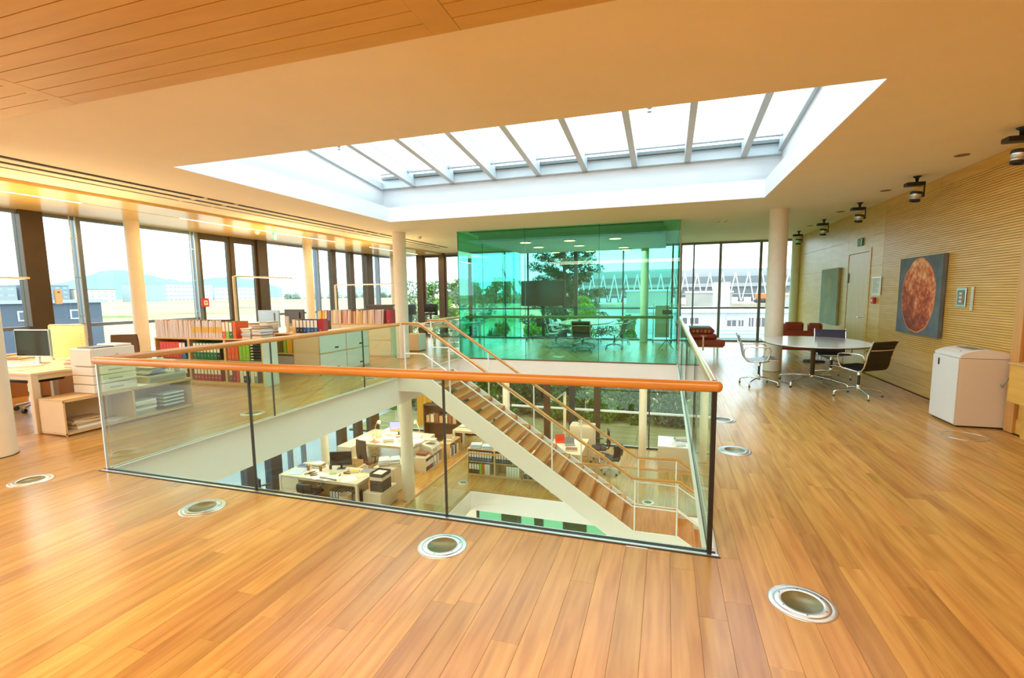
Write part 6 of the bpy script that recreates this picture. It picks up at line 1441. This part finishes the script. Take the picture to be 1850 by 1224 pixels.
def conifer(label, x, y, z0, h, r, seed=0, n=9000, size=.17):
    t = T('conifer', label, 'tree', (x, y, z0)); rs = np.random.RandomState(seed); V, Fc = [], []
    MB().cyl((0, 0, 0), (0, 0, h*.97), .22, .05).build('trunk', M_bark, t); br = MB(); nb = 46
    for k in range(nb):
        f = k/(nb-1); zz = h*(.22+.76*f); L_ = r*(1-f*.38)*rs.uniform(.6, 1.05); a = k*2.4+rs.uniform(-.3, .3); c, s_ = math.cos(a), math.sin(a)
        br.tube([(0, 0, zz), (c*L_*.6, s_*L_*.6, zz+.1), (c*L_, s_*L_, zz+.35)], .035, 5)
        for j in range(3):
            q = .4+.3*j; leaves(V, Fc, (c*L_*q, s_*L_*q, zz+.15+.1*j), (L_*.26, L_*.26, .28), n//(nb*3), size, rs, .5)
    br.build('branches', M_bark, t, kind='stuff')
    V = np.concatenate(V); Fc = np.concatenate(Fc); me = bpy.data.meshes.new('needles'); me.from_pydata(V.tolist(), [], Fc.tolist()); me.materials.append(LM['dark']); link('needles', me, t, kind='stuff')
conifer('tall dark conifer standing outside behind the green glass room', -5.4, 26.6, GZ, 9.6, 2.5, seed=3, n=30000, size=.10)
for i, a in enumerate(((-3.9, 23.9, 5.9, 1.15, 'bright', 'bright green young tree in front of the dark conifer'), (-6.4, 23.2, 4.5, 1.2, 'bright', 'bright green bush left of the dark conifer, behind the television'), (-10.9, 23.4, 5.8, 1.2, 'bright', 'bright green shrub outside the windows beside the stair rail'), (-14.6, 27.5, 6.7, 2.0, 'grey', 'grey-green tree left of the green glass room, left one'), (-12.4, 30.5, 6.9, 1.8, 'grey', 'grey-green tree left of the green glass room, right one'),
                       (-1.75, 24.5, 4.8, 1.0, 'mid', 'mid green bush low behind the slim green-room column'), (-8.6, 24.6, 4.4, 1.0, 'mid', 'mid green bush outside the stair, left'), (-14.5, 12.5, 1.6, .7, 'mid', 'green bush outside the lower side windows'), (-15, 15.5, 1.7, .8, 'bright', 'bright bush outside the lower side windows, farther'))):
    x, y, h, r, kd, lab = a; tree(lab, x, y, GZ, h, r, kd, 4200, .10, seed=i*5, blobs=14, trunk=.16, low=.12)
tree('dark green woodland beyond the fields, right of the tall column', 84, 190, -1.2, 9.5, 9, 'grey', 3500, .8, seed=91, blobs=18, trunk=2)
tree('second clump of woodland at the far right window', 104, 185, -1.2, 7.5, 6.5, 'mid', 3000, .7, seed=92, blobs=14, trunk=2)
for i in range(7):
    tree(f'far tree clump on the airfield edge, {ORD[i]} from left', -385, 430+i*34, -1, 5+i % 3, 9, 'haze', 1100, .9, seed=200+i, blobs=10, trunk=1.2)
for i in range(5):
    tree(f'dark far woodland seen through the green glass, {ORD[i]} clump from left', -74+i*7.0, 146+(i % 2)*3, -1.4, 7.2+i % 2, 4.2, 'mid', 1500, .5, seed=300+i, blobs=14, trunk=1, low=.05)
for i in range(14):
    x = -13.2+i*1.5; tree(f'dense leafy hedge bush behind the lower terrace, {ow(i)} from left', x, 21.75+(i % 3)*.35, GZ, 2.2+(i*7 % 5)*.2, 1.0, ('mid', 'grey', 'mid', 'bright')[i % 4], 6500, .075, seed=400+i, blobs=30, trunk=.12, low=.03)
# timber terrace deck outside the lower windows
M_fb = mat('weathered_deck', (.25, .20, .075), .75, var=.15, vscale=3, objvar=.2)
tdk = MB().box(-13, 17.35, -4.6, 7, 20.9, -4.12).build('terrace', mat('deck_base', (.05, .04, .02), .9), kind='structure')
me_ = None
for k in range(24):
    for x in (-13, -9, -5, -1, 3):
        if me_ is None: o = MB().box(.005, 0, 0, 3.995, .132, .03, .002).build('deck_board', M_fb, tdk, (x, 17.37+k*.147, -4.12)); me_ = o.data
        else: link('deck_board', me_, tdk, (x, 17.37+k*.147, -4.12))
# white building and works yard behind the right windows
wb = T('annex_building', 'white flat-roofed building with brown windows close outside the far windows', 'building', (-1.5, 38, -8))
M_wb = mat('annex_white', (.62, .63, .66), .7)
MB().box(0, 0, 3.7, 30, 8, 8.1).build('wall', M_wb, wb); MB().box(-.2, -.25, 8.1, 30.2, 8, 8.3).build('roof', mat('annex_edge', (.7, .7, .7), .6), wb)
gw = mat('annex_window', (.16, .13, .15), .3)
for x0, x1, z0, z1 in ((2.3, 2.98, 7.27, 7.72), (3.19, 3.77, 7.27, 7.72), (5.7, 6.3, 7.12, 7.53), (6.45, 6.79, 7.12, 7.53), (7.12, 7.43, 7.10, 7.73), (7.58, 8.25, 7.10, 7.73), (10.5, 11.4, 7.1, 7.7)):
    f_ = MB().box(x0-.07, -.03, z0-.07, x1+.07, 0, z1+.07).build('window_frame', mat('annex_frame', (.8, .8, .8), .5), wb); MB().box(x0, -.05, z0, (x0+x1)/2-.03, -.03, z1).box((x0+x1)/2+.03, -.05, z0, x1, -.03, z1).build('window', gw, f_)
MB().box(5.63, -.1, 7.56, 6.85, -.02, 7.87).build('shutter_box', mat('annex_blue', (.55, .65, .72), .6), wb)
for z in (6.8, 6.55, 5.9): MB().box(0, -.03, z, 30, 0, z+.04).build('band', mat('annex_line', (.48, .49, .52), .6), wb)
MB().box(5.0, -.8, 6.10, 8.2, 0, 6.28).build('canopy', mat('canopy_grey', (.2, .26, .26), .6), wb)
t = T('site_wall', 'white site cabin standing in the works yard', 'cabin', (8.75, 100, gz(8, 100))); MB().box(0, 0, 0, 2.6, 4, 6.0).build('wall', M_wb, t); MB().box(-.1, -.1, 6.0, 2.7, 4.1, 6.15).build('roof', M_conc, t)
M_exc = mat('digger_orange', (.75, .18, .06), .6)
for i, (x, y) in enumerate(((21.5, 128), (26, 130), (31, 132))):
    t = T('excavator', f'tiny orange construction machine in the works yard, {ORD[i]} from left', 'excavator', (x, y, -1.1)); MB().box(-1.3, -1, .8, 1.3, 1, 2.2, .2).build('body', M_exc, t); MB().box(-1.5, -1.2, 0, 1.5, -.6, .8, .2).box(-1.5, .6, 0, 1.5, 1.2, .8, .2).build('track', M_dark, t); MB().tube([(1, 0, 1.6), (2.6, 0, 3.4), (3.6, 0, 1.2)], .18, 6).build('arm', M_exc, t)
MB().box(-30, 122, -3, 140, 149, -1.15).build('earth_bank', mat('earth', (.46, .37, .28), .9, var=.2, vscale=.2), kind='structure')
for i, (x, y, w_, h_, tx) in enumerate(((4, 110, 9, 3.8, 'long low white shed'), (-8, 104, 9, 4.5, 'wide white hall left'), (36, 112, 14, 2.6, 'green-roofed low shed'), (22, 108, 8, 3.2, 'cream container row'))):
    t = T('yard_shed', f'{tx} in the works yard outside the far windows', 'shed', (x, y, gz(x, y)-.1)); MB().box(0, 0, 0, w_, 4, h_).build('wall', M_conc, t); MB().box(-.2, -.2, h_, w_+.2, 4.2, h_+.4).build('roof', [M_wb, M_wb, mat('shed_green', (.25, .35, .12), .8), mat('shed_cream', (.6, .5, .3), .8)][i], t)
t = T('arena', 'grey arena under construction with white zigzag supports', 'building', (-40, 150, -1.2))
M_ar = mat('arena_grey', (.20, .21, .22), .8); M_ar2 = mat('arena_light', (.40, .40, .42), .7); M_tr = mat('arena_white', (.85, .86, .86), .5)
MB().box(0, 2, 0, 76, 30, 7.2).build('hall', M_ar, t); MB().prism([(0, 7.2), (76, 7.2), (72, 9.2), (40, 9.8), (0, 9.0)], 'y', 4, 30).build('roof', M_ar2, t)
MB().box(0, 1.2, 4.2, 76, 2, 5.2).build('balcony', M_ar2, t); MB().box(0, 1.7, 2.0, 76, 2, 2.3).build('gallery', M_ar2, t)
for i in range(22):
    x = 1.4+i*3.35
    MB().tube([(x, 0, 8.2), (x+1.55, 0, .2)], .16, 5).tube([(x, 0, 8.2), (x-1.55, 0, .2)], .16, 5).build('zigzag_support', M_tr, t)
    MB().box(x-.9, .4, 0, x+.9, 1.4, 1.2).build('footing', M_tr, t)
t = T('crane', 'blue-grey crane arm leaning behind the big cream column', 'crane', (36, 140, -1.1)); MB().tube([(-4, 0, 1.2), (1.6, 0, 10.5)], .35, 6).build('boom', mat('crane_blue', (.25, .28, .42), .6), t); MB().box(-6, -1.2, 0, -2, 1.2, 1.8, .2).build('cab', M_tr, t)
